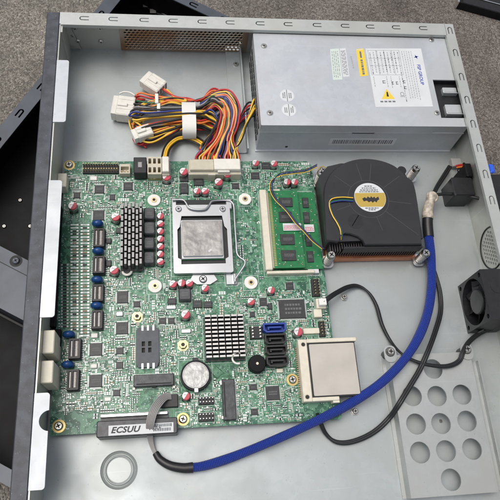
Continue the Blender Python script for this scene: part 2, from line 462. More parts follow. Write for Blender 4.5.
def braid_material():
    m = bpy.data.materials.new('blue_braid'); m.use_nodes = True
    n = m.node_tree.nodes; l = m.node_tree.links; b = n['Principled BSDF']
    uv = n.new('ShaderNodeUVMap')
    def wave(ax, ay):
        sx = n.new('ShaderNodeSeparateXYZ'); l.new(uv.outputs[0], sx.inputs[0])
        a = n.new('ShaderNodeMath'); a.operation = 'MULTIPLY'; a.inputs[1].default_value = ax; l.new(sx.outputs[0], a.inputs[0])
        c = n.new('ShaderNodeMath'); c.operation = 'MULTIPLY_ADD'; c.inputs[1].default_value = ay
        l.new(sx.outputs[1], c.inputs[0]); l.new(a.outputs[0], c.inputs[2])
        s_ = n.new('ShaderNodeMath'); s_.operation = 'SINE'; l.new(c.outputs[0], s_.inputs[0]); return s_.outputs[0]
    w1 = wave(2*math.pi*11, 2.6); w2 = wave(-2*math.pi*11, 2.6)
    mx = n.new('ShaderNodeMath'); mx.operation = 'MULTIPLY'; l.new(w1, mx.inputs[0]); l.new(w2, mx.inputs[1])
    mr = n.new('ShaderNodeMapRange'); mr.inputs['From Min'].default_value = -0.6; mr.inputs['From Max'].default_value = 0.8; l.new(mx.outputs[0], mr.inputs['Value'])
    cm = n.new('ShaderNodeMix'); cm.data_type = 'RGBA'
    cm.inputs['A'].default_value = (0.010, 0.028, 0.23, 1); cm.inputs['B'].default_value = (0.034, 0.085, 0.54, 1)
    l.new(mr.outputs[0], cm.inputs['Factor']); l.new(cm.outputs['Result'], b.inputs['Base Color'])
    bp = n.new('ShaderNodeBump'); bp.inputs['Strength'].default_value = 0.9; bp.inputs['Distance'].default_value = 0.0006
    l.new(mx.outputs[0], bp.inputs['Height']); l.new(bp.outputs[0], b.inputs['Normal'])
    b.inputs['Roughness'].default_value = 0.4
    return m
M['braid'] = braid_material()

def reflection_tint_material():
    m = mat('mesh_painted_reflection', (0.40, 0.37, 0.32), 0.45, 0.6, 0.5, 26, col2=(0.27, 0.14, 0.06), detail=4)  # brown reflections on the perforated plate, painted into its colour as patchy noise
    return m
M['mesh'] = reflection_tint_material()

def worn_panel():
    m = mat('worn_slate_paint', (0.050, 0.056, 0.070), 0.5, 0, 0.3, 150, 0.15, 1800)
    n = m.node_tree.nodes; l = m.node_tree.links; b = n['Principled BSDF']
    src = b.inputs['Base Color'].links[0].from_socket
    tc = n.new('ShaderNodeTexCoord'); nz = n.new('ShaderNodeTexNoise'); nz.inputs['Scale'].default_value = 900; nz.inputs['Detail'].default_value = 8
    l.new(tc.outputs['Object'], nz.inputs['Vector'])
    mr = n.new('ShaderNodeMapRange'); mr.inputs['From Min'].default_value = 0.68; mr.inputs['From Max'].default_value = 0.78; l.new(nz.outputs['Fac'], mr.inputs['Value'])
    mx = n.new('ShaderNodeMix'); mx.data_type = 'RGBA'; mx.inputs['B'].default_value = (0.4, 0.42, 0.45, 1)
    l.new(mr.outputs[0], mx.inputs['Factor']); l.new(src, mx.inputs['A']); l.new(mx.outputs['Result'], b.inputs['Base Color'])
    return m
M['panelworn'] = worn_panel()

def screw(mb, x, y, z, r, h=1.2, m=0, md=1, cross=True):
    """pan head with a cross recess"""
    mb.lathe(x, y, [(r, z), (r, z+h*0.5), (r*0.72, z+h)], 18, m)
    if cross:
        a = random.uniform(0, 1.5); c, s_ = math.cos(a), math.sin(a)
        for q in (0, 1):
            dx, dy = (c, s_) if q else (-s_, c)
            L, W = r*0.55, r*0.13
            mb.add([(x+dx*L-dy*W, y+dy*L+dx*W, z+h+0.03), (x-dx*L-dy*W, y-dy*L+dx*W, z+h+0.03), (x-dx*L+dy*W, y-dy*L-dx*W, z+h+0.03), (x+dx*L+dy*W, y+dy*L-dx*W, z+h+0.03)],
                   [(0,1,2,3)], md)

# ================================================================== the ground
gm = MB(); gm.add([(-3000,-3000,-48),(3000,-3000,-48),(3000,3000,-48),(-3000,3000,-48)], [(0,1,2,3)])
tag(gm.build('ground', M['ground']), kind='structure')

def slot_u(cx, cy, ang, L=7.5, Wd=4.2, t=1.0):
    """outline of a lanced U shaped slot, open towards ang"""
    out = []
    r = Wd/2
    for k in range(9):
        a = R(90+180*k/8); out.append((r*math.cos(a), r*math.sin(a)))
    pts = [(L-r, r)]+out+[(L-r, -r), (L-r, -r+t)]
    for k in range(9):
        a = R(270-180*k/8); out2 = ((r-t)*math.cos(a), (r-t)*math.sin(a)); pts.append(out2)
    pts.append((L-r, r-t))
    c, s_ = math.cos(R(ang)), math.sin(R(ang))
    return [(cx+x*c-y*s_, cy+x*s_+y*c) for x, y in pts]

# ================================================================== black chassis underneath
bo = Vector((-61.3, 301, -48))
bc = thing('black_chassis', 'open black computer chassis lying crosswise on the ground beneath the silver chassis', 'chassis', bo)
U = Vector((-0.5, -0.866, 0)); W = Vector((0.866, -0.5, 0))
def bw(u, v, z): p = bo + U*u + W*v; return (p.x, p.y, z)
LB, WB, ZT = 452, 325, -1.6
def bbox(mb, u0, u1, v0, v1, z0, z1, m=0):
    vs = [bw(u0,v0,z0),bw(u1,v0,z0),bw(u1,v1,z0),bw(u0,v1,z0),bw(u0,v0,z1),bw(u1,v0,z1),bw(u1,v1,z1),bw(u0,v1,z1)]
    mb.add(vs, [(0,1,2,3),(4,7,6,5),(0,4,5,1),(1,5,6,2),(2,6,7,3),(3,7,4,0)], m)
mb = MB(); bbox(mb, 0, LB, 0, WB, -47, -45.5); mb.build('floor', M['blackmetal'], bc)
mb = MB()
bbox(mb, 0, LB, 0, 1.2, -45.5, ZT-1.2); bbox(mb, 0, 1.2, 1.2, WB, -45.5, ZT-1.2); bbox(mb, LB-1.2, LB, 1.2, WB, -45.5, ZT-1.2); bbox(mb, 1.2, LB-1.2, WB-1.2, WB, -45.5, ZT-1.2)
mb.build('wall', M['blackmetal'], bc)
mb = MB()
holes = []
for k in range(11):
    holes.append(slot_u(28+k*33, 6.5, 0, 9, 5, 1.5))
mb.plate([(0,0),(LB,0),(LB,13),(0,13)], holes, ZT-1.2, ZT, 0, fn=bw)
holes = [slot_u(5, 40+k*34, 90, 9, 5, 1.5) for k in range(8)]
mb.plate([(0,13.01),(10,13.01),(10,WB),(0,WB)], holes, ZT-1.2, ZT, 0, fn=bw)
mb.plate([(LB-10,13.01),(LB,13.01),(LB,WB),(LB-10,WB)], [], ZT-1.2, ZT, 0, fn=bw)
mb.build('rim', M['greypaint'], bc)
# the grey cover of its drive bay, across the left edge of the picture
p0 = at(0, 246, -8) - bo; u0 = Vector(p0).dot(U); 
p1 = at(0, 308, -8) - bo; u1 = Vector(p1).dot(U)
mb = MB(); bbox(mb, u0, u1, 13.5, 190, -24, -8); BCV = mb.build('bay_cover', M['greypaint'], bc)
mb = MB(); bbox(mb, u0+11, u0+11.6, 13.6, 189, -8, -7.9); bbox(mb, u1+3, u1+4.5, 13.5, 190, -16, -12)
mb.build('bay_seam', M['slot_dark'], BCV)
q = at(16, 261, -8)
mb = MB(); mb.ring(q.x, q.y, -7.9, 2.0, 5.0, 20, 1); screw(mb, q.x, q.y, -7.95, 3.0, 1.5, 0, 1)
mb.build('screw', [M['greypaint'], M['slot_dark']], BCV)
# small shiny heads and cables in the dark interior
mb = MB()
for px, py in ((20, 200), (4, 226), (30, 226)):
    q = at(px, py, -44); screw(mb, q.x, q.y, -45.4, 1.8, 1.4, 0, 1)
mb.build('rivet', [M['screw'], M['slot_dark']], bc)
for k in range(4):
    mb = MB()
    a = [(141+k*7, -4), (146+k*8, 6), (154+k*7, 12), (165+k*4, 16+k)]
    mb.tube([at(x, y, -40+k*2) for x, y in a], 1.1, 6); mb.build('wire', M['we'] if k % 2 else M['wireblack'], bc)
mb = MB()
for (x0, y0, x1, y1) in ((143,3,149,7),(150,9,156,13),(160,5,166,9),(172,11,176,14)):
    X0, X1, Y0, Y1 = rect(x0, y0, x1, y1, -38); mb.box(X0, X1, Y0, Y1, -45.4, -38, 0, 1)
mb.build('wire_plug', [M['blackmetal'], M['ribbon']], bc)

# ================================================================== black tray, top right
a = at(456, 8.5, -47.5)
to = Vector((a.x, a.y, -48))
tr = thing('metal_tray', 'black metal tray with a bright silver edge in the upper right corner of the ground', 'tray', to)
dx = (at(500, 20.5, -47.5) - a); dx.z = 0; dx.normalize(); dy = Vector((-dx.y, dx.x, 0))
def tw(u, v, z): p = to + dx*u + dy*v; return (p.x, p.y, z)
def tb(mb, u0, u1, v0, v1, z0, z1, m=0):
    vs = [tw(u0,v0,z0),tw(u1,v0,z0),tw(u1,v1,z0),tw(u0,v1,z0),tw(u0,v0,z1),tw(u1,v0,z1),tw(u1,v1,z1),tw(u0,v1,z1)]
    mb.add(vs, [(0,3,2,1),(4,5,6,7),(0,1,5,4),(1,2,6,5),(2,3,7,6),(3,0,4,7)], m)
mb = MB(); tb(mb, 0, 200, 0, 110, -47.5, -38); mb.build('tray_body', M['blackmetal'], tr)
mb = MB(); tb(mb, -2.2, -0.02, 0, 110, -47.5, -37.5); tb(mb, 10, 200, 12, 13.2, -37.7, -36.9); mb.build('silver_edge', M['silver'], tr)
mb = MB(); tb(mb, 4, 200, 1, 11.5, -37.98, -37.7); tb(mb, 10, 200, 14, 110, -37.98, -37.5); mb.build('top_step', M['black'], tr)

# ================================================================== silver chassis
CH = thing('server_chassis', 'open silver rack server chassis with slotted rims and dark front strip', 'server chassis', (0, 0, -1.2))
XL, XR, YR, YF = -115.0, 239.8, 200.3, -262.0
e = at(119, 470, 0)
mb = MB(); mb.plate([(XL,YF),(XR,YF),(XR,YR),(XL,YR)], [circ(e.x, e.y, 12.9, 56)], -1.2, 0); mb.build('floor_plate', M['zinc'], CH)
mb = MB()
mb.lathe(e.x, e.y, [(13.0, -0.02), (12.3, -0.6), (11.2, -3.4), (10.5, -3.6), (10.0, -0.9), (9.6, -0.5), (9.1, -0.9), (8.8, -2.4), (8.3, -1.4)], 56, 0, cap=(False, True))
mb.build('embossed_ring', M['zinc'], CH)
# left wall with its shiny folded tabs and the dark front strip
mb = MB(); mb.box(XL, XL+1, YF, YR-1, 0, 43); mb.build('left_wall', M['zinc_wall'], CH)
mb = MB(); mb.box(-125.8, XL-0.02, YF, YR+0.3, -1.2, 44, 0, 1, c=0.7); mb.build('front_strip', [M['panel'], M['panelworn']], CH)
def tab_poly(y0, y1, x0=-114.98, x1=-105.5): return [p for p in rrect(x0-2, x1, y0, y1, 2.0) if True]
for k, (y0, y1) in enumerate(((88.5, 149.2), (-71, 36.2), (-181.8, -122.4))):
    poly = [(XL+0.02, y0), (-107, y0)] + [(-107.2+2*math.cos(R(a)), y0+2+2*math.sin(R(a))) for a in (-70,-45,-20,0)]
    if k == 2:
        c = (-104.6, -140.2); r = 6.6
        poly += [(-105.2, c[1]-r)] + [(c[0]+r*math.cos(R(a)), c[1]+r*math.sin(R(a))) for a in range(265, 90, -12)] + [(-105.2, c[1]+r)]
    poly += [(-107.2+2*math.cos(R(a)), y1-2+2*math.sin(R(a))) for a in (0,20,45,70)] + [(-107, y1), (XL+0.02, y1)]
    mb = MB(); mb.prism(poly, 42.9, 44.0); mb.build('folded_tab', M['tab'], CH)
# rear wall: solid left third, perforated middle
mb = MB()
fn = lambda u, v, w_: (u, w_, v)
xa, xb = -66.0, 49.0
mb.plate([(XL+1,0),(XR,0),(XR,42.8),(XL+1,42.8)], [[(xa,1.0),(xb,1.0),(xb,41.5),(xa,41.5)]], YR-1, YR, 0, fn)
RW = mb.build('rear_wall', M['zinc_wall'], CH)
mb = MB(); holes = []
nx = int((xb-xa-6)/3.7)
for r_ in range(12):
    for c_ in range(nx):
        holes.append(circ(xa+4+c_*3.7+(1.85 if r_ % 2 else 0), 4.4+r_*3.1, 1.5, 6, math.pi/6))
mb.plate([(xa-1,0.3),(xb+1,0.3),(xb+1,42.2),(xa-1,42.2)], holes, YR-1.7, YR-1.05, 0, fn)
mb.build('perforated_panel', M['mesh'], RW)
mb = MB()
holes = []
for px in (85,114,145,174,203,231,261,289,318,346,371,397,424):
    q = at(px-3, 18+(px-85)*0.0265, 44); holes.append(slot_u(q.x, 194.4, 0, 8.0, 4.4, 0.9))
mb.plate([(XL+0.02, 187.9), (231.3, 187.9), (231.3, YR), (XL+0.02, YR)], holes, 42.9, 44.0)
mb.build('rear_rim', M['rim'], CH)
mb = MB(); mb.box(XL+1, 231, 186.9, 187.88, 40.5, 44.0); mb.build('rim_lip', M['rim'], CH)
for px, py in ((75,27.5),(78,40.5),(100,27.5),(101,41),(72.5,35)):
    q = at_y(px, py, YR-1); mb = MB(); tmp = MB(); screw(tmp, q.x, q.z, 0, 2.2 if px != 72.5 else 1.5, 1.8, 0, 1)
    mb.add([(x, YR-1.02-zz, y) for x, y, zz in tmp.v], [f[::-1] for f in tmp.f], 0); mb.m = list(tmp.m)
    mb.build('wall_screw', [M['screw'], M['slot_dark']], RW)
mb = MB(); mb.add([(XL+1.2,YR-2,42.7),(XL+1.2,YR-2,6),(-104,YR-2,0.2),(-102.8,YR-2,0.2),(XL+3.2,YR-2,42.7)], [(0,1,2,3,4)]); mb.box(XL+1.1, XL+2.6, 180, YR-2.2, 0, 42.5); mb.build('gusset', M['zinc_wall'], CH)
# right wall, slotted rim, round grill
mb = MB(); fn2 = lambda u, v, w_: (w_, u, v)
gc = (-17.0, 21.5)
mb.plate([(YF,0),(YR-1.02,0),(YR-1.02,42.8),(YF,42.8)], [circ(gc[0], gc[1], 17.5, 40)], XR-1, XR, 0, fn2)
RWL = mb.build('right_wall', M['zinc_wall'], CH)
mb = MB(); holes = []
for i in range(-8, 9):
    for j in range(-8, 9):
        x, y = gc[0]+i*3.6+(1.8 if j % 2 else 0), gc[1]+j*3.1
        if math.hypot(x-gc[0], y-gc[1]) < 15.6: holes.append(circ(x, y, 1.35, 8))
mb.plate(circ(gc[0], gc[1], 17.4, 40), holes, XR-0.9, XR-0.1, 0, fn2)
mb.build('round_grill', M['zinc_wall'], RWL)
mb = MB(); mb.torus((0,0,0), 17.6, 0.7, 40, 6)
mb.v = [(XR-1.2+z*0.8, gc[0]+x, gc[1]+y) for x, y, z in mb.v]; mb.build('grill_ring', M['black'], RWL)
mb = MB(); holes = []
for px, py in ((453,32),(457,54),(463,78),(468.5,101),(476,125),(480,149),(486.5,175),(493.5,201)):
    q = at(px, py-3, 44); holes.append(slot_u(235.6, q.y, -90, 8.0, 4.4, 0.9))
for k in range(9): holes.append(slot_u(235.6, -35-k*25, -90, 8.0, 4.4, 0.9))
mb.plate([(231.6,YF),(XR,YF),(XR,YR),(231.6,YR)], holes, 42.9, 44.0)
mb.build('right_rim', M['rim'], CH)
mb = MB(); mb.box(230.7, 231.58, YF, 187, 41, 44.0); mb.build('rim_lip', M['rim'], CH)
mb = MB(); mb.box(XL, XR, YF-1, YF-0.02, -1.2, 44); mb.build('near_wall', M['zinc_wall'], CH)
# strip bracket left of the power supply, loose standoffs on the floor
X0, X1, Y0, Y1 = rect(229, 57, 243, 152, 3)
mb = MB(); mb.prism(rrect(X0, X1, Y0, Y1+14, 1.2), 0.02, 1.6); mb.box(X1+0.02, X1+1.2, Y0, Y1+14, 0.02, 9); mb.build('strip_bracket', M['zinc'], CH)
q = at(236, 63.5, 3); mb = MB(); screw(mb, q.x, q.y, 1.6, 2.6, 1.8, 0, 1); mb.build('screw', [M['screw'], M['slot_dark']], CH)
for px, py in ((355.5, 411), (344.5, 296.5)):
    q = at(px, py, 3); mb = MB(); mb.cyl(q.x, q.y, 0.02, 2.0, 2.9, 6); screw(mb, q.x, q.y, 2.0, 2.3, 1.2, 0, 1); mb.build('standoff', [M['screw'], M['slot_dark']], CH)
q = at(178, 152, 2)

# ================================================================== power supply
PX0, PX1, PY0, PY1 = 51.3, 234.0, 89.6, 186.5
PS = thing('power_supply', 'grey steel power supply box with white and yellow labels in the rear right corner', 'power supply', ((PX0+PX1)/2, (PY0+PY1)/2, 0))
rc = rect(437, 80, 465, 118, 40)
RX0, RX1, RY0, RY1 = rc[0], PX1+0.0, rc[2], rc[3]
RX1 = 232.8
mb = MB()
mb.box(PX0+0.6, PX1-0.4, PY0+0.8, PY1-0.4, 0.1, 30)
mb.plate([(PX0+0.6,PY0+0.8),(PX1-0.4,PY0+0.8),(PX1-0.4,PY1-0.4),(PX0+0.6,PY1-0.4)], [[(PX0+2,PY0+2.2),(PX1-0.9,PY0+2.2),(PX1-0.9,PY1-2),(PX0+2,PY1-2)]], 30.02, 38.7)
mb.box(PX0-0.2, PX1-1, PY0-0.9, PY0+0.78, 0.1, 1.4)
PCS = mb.build('case', M['psu'], PS)
mb = MB()
mb.plate(rrect(PX0, PX1, PY0, PY1, 1.0), [[(RX0,RY0),(RX1,RY0),(RX1,RY1),(RX0,RY1)]], 38.75, 40)
mb.box(PX0+1, PX1-30, PY0, PY0+0.75, 30.0, 38.74)
for k, (x0, x1) in enumerate(((PX0+1, 132), (134, 150), (152, PX1-0.5))):
    mb.box(x0, x1, PY0-0.12, PY0+0.7, 28.5 if k != 1 else 30.5, 29.98)
mb.box(PX0, PX0+0.55, PY0+1, PY1-1, 30, 38.74)
LID = mb.build('lid', M['psu'], PS)
mb = MB()
mb.box(RX0, RX1, RY0, RY1, 31, 34.0)
mb.plate([(RX0-1,RY0-1),(RX1+0.3,RY0-1),(RX1+0.3,RY1+1),(RX0-1,RY1+1)], [[(RX0,RY0),(RX1,RY0),(RX1,RY1),(RX0,RY1)]], 31, 38.7)
INL = mb.build('inlet_recess', M['black'], PS)
for (x0, y0, x1, y1) in ((443,87,457,92),(446,104,462,113)):
    a = rect(x0, y0, x1, y1, 38); mb = MB(); mb.box(a[0], a[1], a[2], a[3], 34.02, 37.6, c=0.5)
    mb.box(a[0], a[1], a[2]-1.4, a[2]-0.6, 34.02, 38.4); mb.build('inlet_clip', M['psu'], INL)
mb = MB()
for k in range(13):
    for z0 in (6, 15, 24):
        mb.box(PX0-0.02, PX0+0.7, PY0+7+k*6.6, PY0+11.6+k*6.6, z0, z0+3.2)
mb.build('side_vents', M['slot_dark'], PCS)
mb = MB(); mb.box(PX0+3, PX1-6, PY0+0.72, PY0+0.79, 27.2, 28.2); mb.build('case_seam', M['slot_dark'], PCS)
for px, py in ((264,46),(270,113),(431.5,40),(437,113)):
    q = at(px, py, 40); mb = MB(); mb.ring(q.x, q.y, 40.03, 2.4, 3.1, 20, 1); screw(mb, q.x, q.y, 40.02, 2.3, 0.6, 0, 2)
    mb.build('screw', [M['screw'], M['inkl'], M['slot_dark']], LID)
Z = 40.05
def lab(name, corners, m, deco=None, z=Z):
    """paper label on the lid given by px corners TL TR BR BL; deco draws in (s, t) along / down the label"""
    P4 = [at(x, y, z) for x, y in corners]
    def st(s_, t_, dz=0.0):
        a = P4[0].lerp(P4[1], s_); b = P4[3].lerp(P4[2], s_); p = a.lerp(b, t_); return (p.x, p.y, z+dz)
    mb = MB(); mb.add([st(0,1), st(1,1), st(1,0), st(0,0)], [(0,1,2,3)], 0)
    def bar(s0, s1, t0, t1, k=1, dz=0.03): mb.add([st(s0,t1,dz), st(s1,t1,dz), st(s1,t0,dz), st(s0,t0,dz)], [(0,1,2,3)], k)
    if deco: deco(mb, st, bar)
    return mb.build(name, m, LID)
rg = random.Random(3)
def deco_g(mb, st, bar):
    for k in range(4):
        s0 = 0.14+k*0.2; t = 0.08
        while t < 0.9:
            d = rg.uniform(0.03, 0.12); bar(s0, s0+0.09, t, min(t+d, 0.94)); t += d+0.03
lab('pale_sticker', [(330,49),(339,48.5),(342.5,79.5),(333,80)], [M['labelg'], M['inkl']], deco_g)
lab('barcode_sticker', [(339.8,48.5),(345.5,48),(349.5,76.5),(343,77)], [M['labelw'], M['ink']], deco_g)
def deco_y(mb, st, bar):
    bar(0.05, 0.95, 0.02, 0.04, 2); bar(0.38, 0.62, 0.1, 0.34, 1)
    t = 0.4
    while t < 0.92:
        d = rg.uniform(0.03, 0.09); bar(0.36, 0.64, t, t+d, 1); t += d+0.02
lab('warning_sticker', [(356,49),(363.5,48.5),(368,75.5),(360,76.5)], [M['labely'], M['ink'], M['labelw']], deco_y)
mb = MB()
a = at(352, 62, Z)
for k in range(6):
    y0 = a.y+6.5-k*2.3; mb.box(a.x-0.8+k*0.12, a.x+0.6+k*0.12, y0-1.7+rg.uniform(0,.5), y0, Z-0.02, Z+0.02)
mb.build('printed_code', M['inkl'], LID)
def deco_spec(mb, st, bar):
    # lines of small print run down the label
    for k in range(9):
        s0 = 0.05+k*0.062
        t = rg.uniform(0.04, 0.1); end = 0.42 if k < 8 else 0.9
        while t < end:
            d = rg.uniform(0.02, 0.07); bar(s0+.004, s0+0.020, t, t+d*.6, 2 if rg.random() < 0.7 else 1); t += d*.6+0.012
    for k in range(5):
        s0 = 0.63+k*0.042; t = 0.05
        while t < 0.86:
            d = rg.uniform(0.02, 0.06); bar(s0, s0+0.013, t, t+d*.6, 2); t += d*.6+0.014
    for k in range(7):
        s0 = 0.05+k*0.075; t = 0.49
        while t < 0.66:
            d = rg.uniform(0.012, 0.04)
            if k not in (1, 2, 5): bar(s0, s0+0.014, t, t+d, 2)
            t += d+0.012
    for s0 in (0.03, 0.17, 0.31, 0.45, 0.585): bar(s0, s0+0.008, 0.03, 0.46, 2)
    for t0 in (0.03, 0.17, 0.3, 0.46): bar(0.03, 0.59, t0, t0+0.006, 2)
    # marks in the middle: ring symbols and CE like shapes
    for (s0, t0, sz) in ((0.56,0.56,0.04),(0.56,0.66,0.04),(0.43,0.58,0.04),(0.36,0.58,0.03),(0.2,0.56,0.05)):
        bar(s0, s0+sz, t0, t0+0.012, 1); bar(s0, s0+sz, t0+0.035, t0+0.047, 1); bar(s0, s0+0.012, t0, t0+0.047, 1)
    fce = lambda x, y: tuple(Vector(st(0.50, 0.80, 0.04)) + (Vector(st(0.5,1)) - Vector(st(0.5,0))).normalized()*x + Vector((1,0,0))*y)
    mb.text('CE', 5.0, fce, 1)
    # yellow caution triangle
    mb.add([st(0.13,0.87,0.03), st(0.36,0.87,0.03), st(0.245,0.70,0.03)], [(0,1,2)], 4)
    mb.add([st(0.225,0.83,0.05), st(0.265,0.83,0.05), st(0.255,0.75,0.05), st(0.235,0.75,0.05)], [(0,1,2,3)], 5)
    for k in range(4): bar(0.10+k*0.07, 0.15+k*0.07, 0.9, 0.925, 1)
    # maker's name in blue reading down the label
    o0 = Vector(st(0.89, 0.46, 0.04)); dn = (Vector(st(0.89,1)) - Vector(st(0.89,0))).normalized(); rt = Vector((-dn.y, dn.x, 0))
    f = lambda x, y: tuple(o0 + dn*x + rt*y)
    mb.text('FSP GROUP', 4.4, f, 3, bold=0.09)
    o1 = Vector(st(0.88, 0.15, 0.04))
    for k in range(2):
        c, s_ = math.cos(R(20+k*90)), math.sin(R(20+k*90))
        mb.add([tuple(o1+Vector((c*x-s_*y, s_*x+c*y, 0))) for x, y in ((-2.6,0),(0,-0.8),(2.6,0),(0,0.8))], [(0,1,2,3)], 3)
lab('rating_label', [(365.5,48.5),(421,48.5),(433,106.5),(375.5,107)], [M['labelw'], M['ink'], M['inkl'], M['inkblue'], M['labely'], M['inkblack']], deco_spec)
for i, (px, py) in enumerate(((287,95.5),(289,110))):
    q = at(px, py, Z); mb = MB(); mb.disc(q.x, q.y, Z, 6.2, 28, 0)
    mb.box(q.x-0.3, q.x+0.3, q.y-6, q.y+6, Z, Z+0.03, 1)
    for sx in (-1, 1):
        for k in range(2):
            y = -2.6
            while y < 2.6:
                d = rg.uniform(0.6, 1.3); x = sx*(1.9+k*1.5); mb.box(q.x+x-0.45, q.x+x+0.45, q.y+y, q.y+y+d, Z, Z+0.03, 1); y += d+0.35
    mb.build('round_sticker', [M['labelw'], M['ink']], LID)
# bar code strip on the low front face
a, b = at(330, 143, 16), at(396, 142.5, 16)
mb = MB(); yb = PY0+0.74
mb.box(a.x, b.x, yb-0.1, yb, 9, 20, 0)
x = a.x+3
while x < b.x-4:
    d = rg.uniform(0.5, 1.5); mb.box(x, x+d, yb-0.16, yb-0.11, 11.5, 17.5, 1); x += d+rg.uniform(0.4, 1.0)
mb.build('barcode_strip', [M['labelw'], M['ink']], PCS)
q = at(287, 147.5, 8); tmp = MB(); tmp.cyl(q.x, 6, 0, .05, 1.3, 12); mb = MB(); mb.add([(x, PY0+.74-z, y) for x, y, z in tmp.v], tmp.f); mb.build('case_hole', M['slot_dark'], PCS)

# ================================================================== blower cooler
BL = thing('blower_cooler', 'square black blower cooler with round gold and white label on a copper base', 'cooling fan', (140, 22, 0))
zt = 28
def zp(x, y): q = at(290+x/3.125, 130+y/3.125, zt); return (q.x, q.y)
out = [zp(*p) for p in ((112,345),(108,260),(106,200),(112,165),(130,132),(160,108),(195,94),(235,89),(280,94),(320,108),(343,124),(362,142),(383,160),(392,185),(400,230),(408,290),(413,357),(235,359),(228,345),(213,333),(190,325),(172,323),(160,330),(150,350))]
arc = [tuple(v)[:2] for v in smooth_path([(x, y, 0) for x, y in out[1:15]], 4)]
out = out[:1]+arc+out[15:]
mb = MB()
ctr = (sum(p[0] for p in out)/len(out), sum(p[1] for p in out)/len(out))
shr = [(ctr[0]+(x-ctr[0])*0.985, ctr[1]+(y-ctr[1])*0.985) for x, y in out]
mb.rings([[(x,y,25) for x,y in out], [(x,y,27.2) for x,y in out], [(x,y,28) for x,y in shr]])
x0, x1, y0, y1 = 99.5, 179.5, -14.5, 62
body = [p for p in out]
mb.prism([(x0, y0+4), (x0, y1-12), (x0+8, y1-3), (x0+20, y1), (x1-22, y1), (x1-6, y1-8), (x1, y1-22), (x1, y0+6)], 8.1, 24.98)
HO = mb.build('housing', M['blower'], BL)
hub = zp(245, 215)
mb = MB()
for a_ in (35, 78, 100, 140, 175, 200, 235, -8, -42, -75):
    c, s_ = math.cos(R(a_)), math.sin(R(a_)); L0, L1 = 17, 34
    if -60 < a_ < 60: L1 = 37
    if a_ == -42: L1 = 50
    if a_ in (200, 235, -75): L1 = 30
    mb.add([(hub[0]+c*L0-s_*0.25, hub[1]+s_*L0+c*0.25, 28.12), (hub[0]+c*L0+s_*0.25, hub[1]+s_*L0-c*0.25, 28.12), (hub[0]+c*L1+s_*0.25, hub[1]+s_*L1-c*0.25, 28.12), (hub[0]+c*L1-s_*0.25, hub[1]+s_*L1+c*0.25, 28.12)], [(0,1,2,3)])
for rr_, a0_, a1_ in ((17.2, 0, 360),):
    for k in range(int((a1_-a0_)/6)):
        p_ = [(hub[0]+q_*math.cos(R(a0_+(k+e_)*6)), hub[1]+q_*math.sin(R(a0_+(k+e_)*6)), 28.11) for q_, e_ in ((rr_-.22,0),(rr_+.22,0),(rr_+.22,1),(rr_-.22,1))]
        mb.add(p_, [(0,1,2,3)])
mb.build('seam_line', M['seam'], HO)
lc = zp(250, 211)
mb = MB(); mb.cyl(lc[0], lc[1], 28.02, 28.4, 13.4, 40, 0)
r = 13.1
band = [(r*math.cos(R(a)), r*math.sin(R(a))) for a in range(-42, 19, 4)] + [(r*math.cos(R(a)), r*math.sin(R(a))) for a in range(162, 223, 4)]
mb.add([(lc[0]+x, lc[1]+y, 28.45) for x, y in band], [tuple(range(len(band)))], 1)
# black winged mark
wing = [(-6,1.0),(-4.2,2.2),(-3,1.2),(-2.0,2.8),(-0.6,1.5),(0.3,3.0),(1.2,1.6),(2.6,2.6),(3.0,1.2),(5.2,2.6),(5.6,0.4),(4.2,-0.6),(3.4,-2.2),(2.2,-1.0),(0.8,-2.4),(-0.2,-1.0),(-1.8,-2.0),(-3.0,-0.6),(-5.2,-1.2)]
mb.add([(lc[0]+.5+x*1.25, lc[1]-2.4+y*1.15, 28.5) for x, y in wing], [tuple(range(len(wing)))], 2)
for yy, Lw in ((10.4,3.5),(8.6,6.0),(6.8,7.6),(5.2,8.5),(-10.0,5.6),(-11.5,3)):
    x = -Lw
    while x < Lw:
        d = rg.uniform(0.8, 2.4); mb.box(lc[0]+x, lc[0]+min(x+d, Lw), lc[1]+yy-0.5, lc[1]+yy+0.5, 28.41, 28.46, 3); x += d+0.5
mb.build('label', [M['labelw'], M['goldlabel'], M['inkblack'], M['ink']], HO)
mb = MB()
mb.cyl(*zp(205, 285), 28.02, 28.12, 6.5, 24)
mb.build('injection_mark', M['black'], HO)
mb = MB(); mb.cyl(*zp(352, 122), 18, 26, 4, 16); mb.build('screw_post', M['black'], HO)
mb = MB(); mb.box(101, 178, -18.5, 60, 1.6, 8.0, c=0.5); mb.build('copper_base', M['copper'], BL)
mb = MB()
for k in range(38): mb.box(102+k*2.0, 102.7+k*2.0, -16.5, 20, 8.02, 20)
mb.build('fin_stack', M['fin'], BL)
mb = MB(); mb.box(112, 178, -16.8, -14.55, 17, 24.9, c=0.3); mb.build('outlet_lip', M['black'], BL)
for px, py in ((410,177),(317.5,182),(327,262),(419,260)):
    q = at(px, py, 4)
    mb = MB()
    ear = 5.2
    mb.prism(rrect(q.x-ear, q.x+ear, q.y-ear, q.y+ear, 3.5), 3.1, 4.6, 1)
    sp = [(q.x+3.5*math.cos(t*0.55), q.y+3.5*math.sin(t*0.55), 4.8+t*0.155) for t in range(86)]
    mb.tube(sp, 0.5, 5, 0, sub=1)
    mb.cyl(q.x, q.y, 0.05, 18, 1.7, 12, 0); screw(mb, q.x, q.y, 18, 3.7, 2.6, 0, 2)
    mb.build('spring_screw', [M['screw'], M['silver'], M['slot_dark']], BL)
def zq(pts, z): return [tuple(at(290+x/3.125, 130+y/3.125, zz)) for (x, y), zz in zip(pts, z)]
mb = MB()
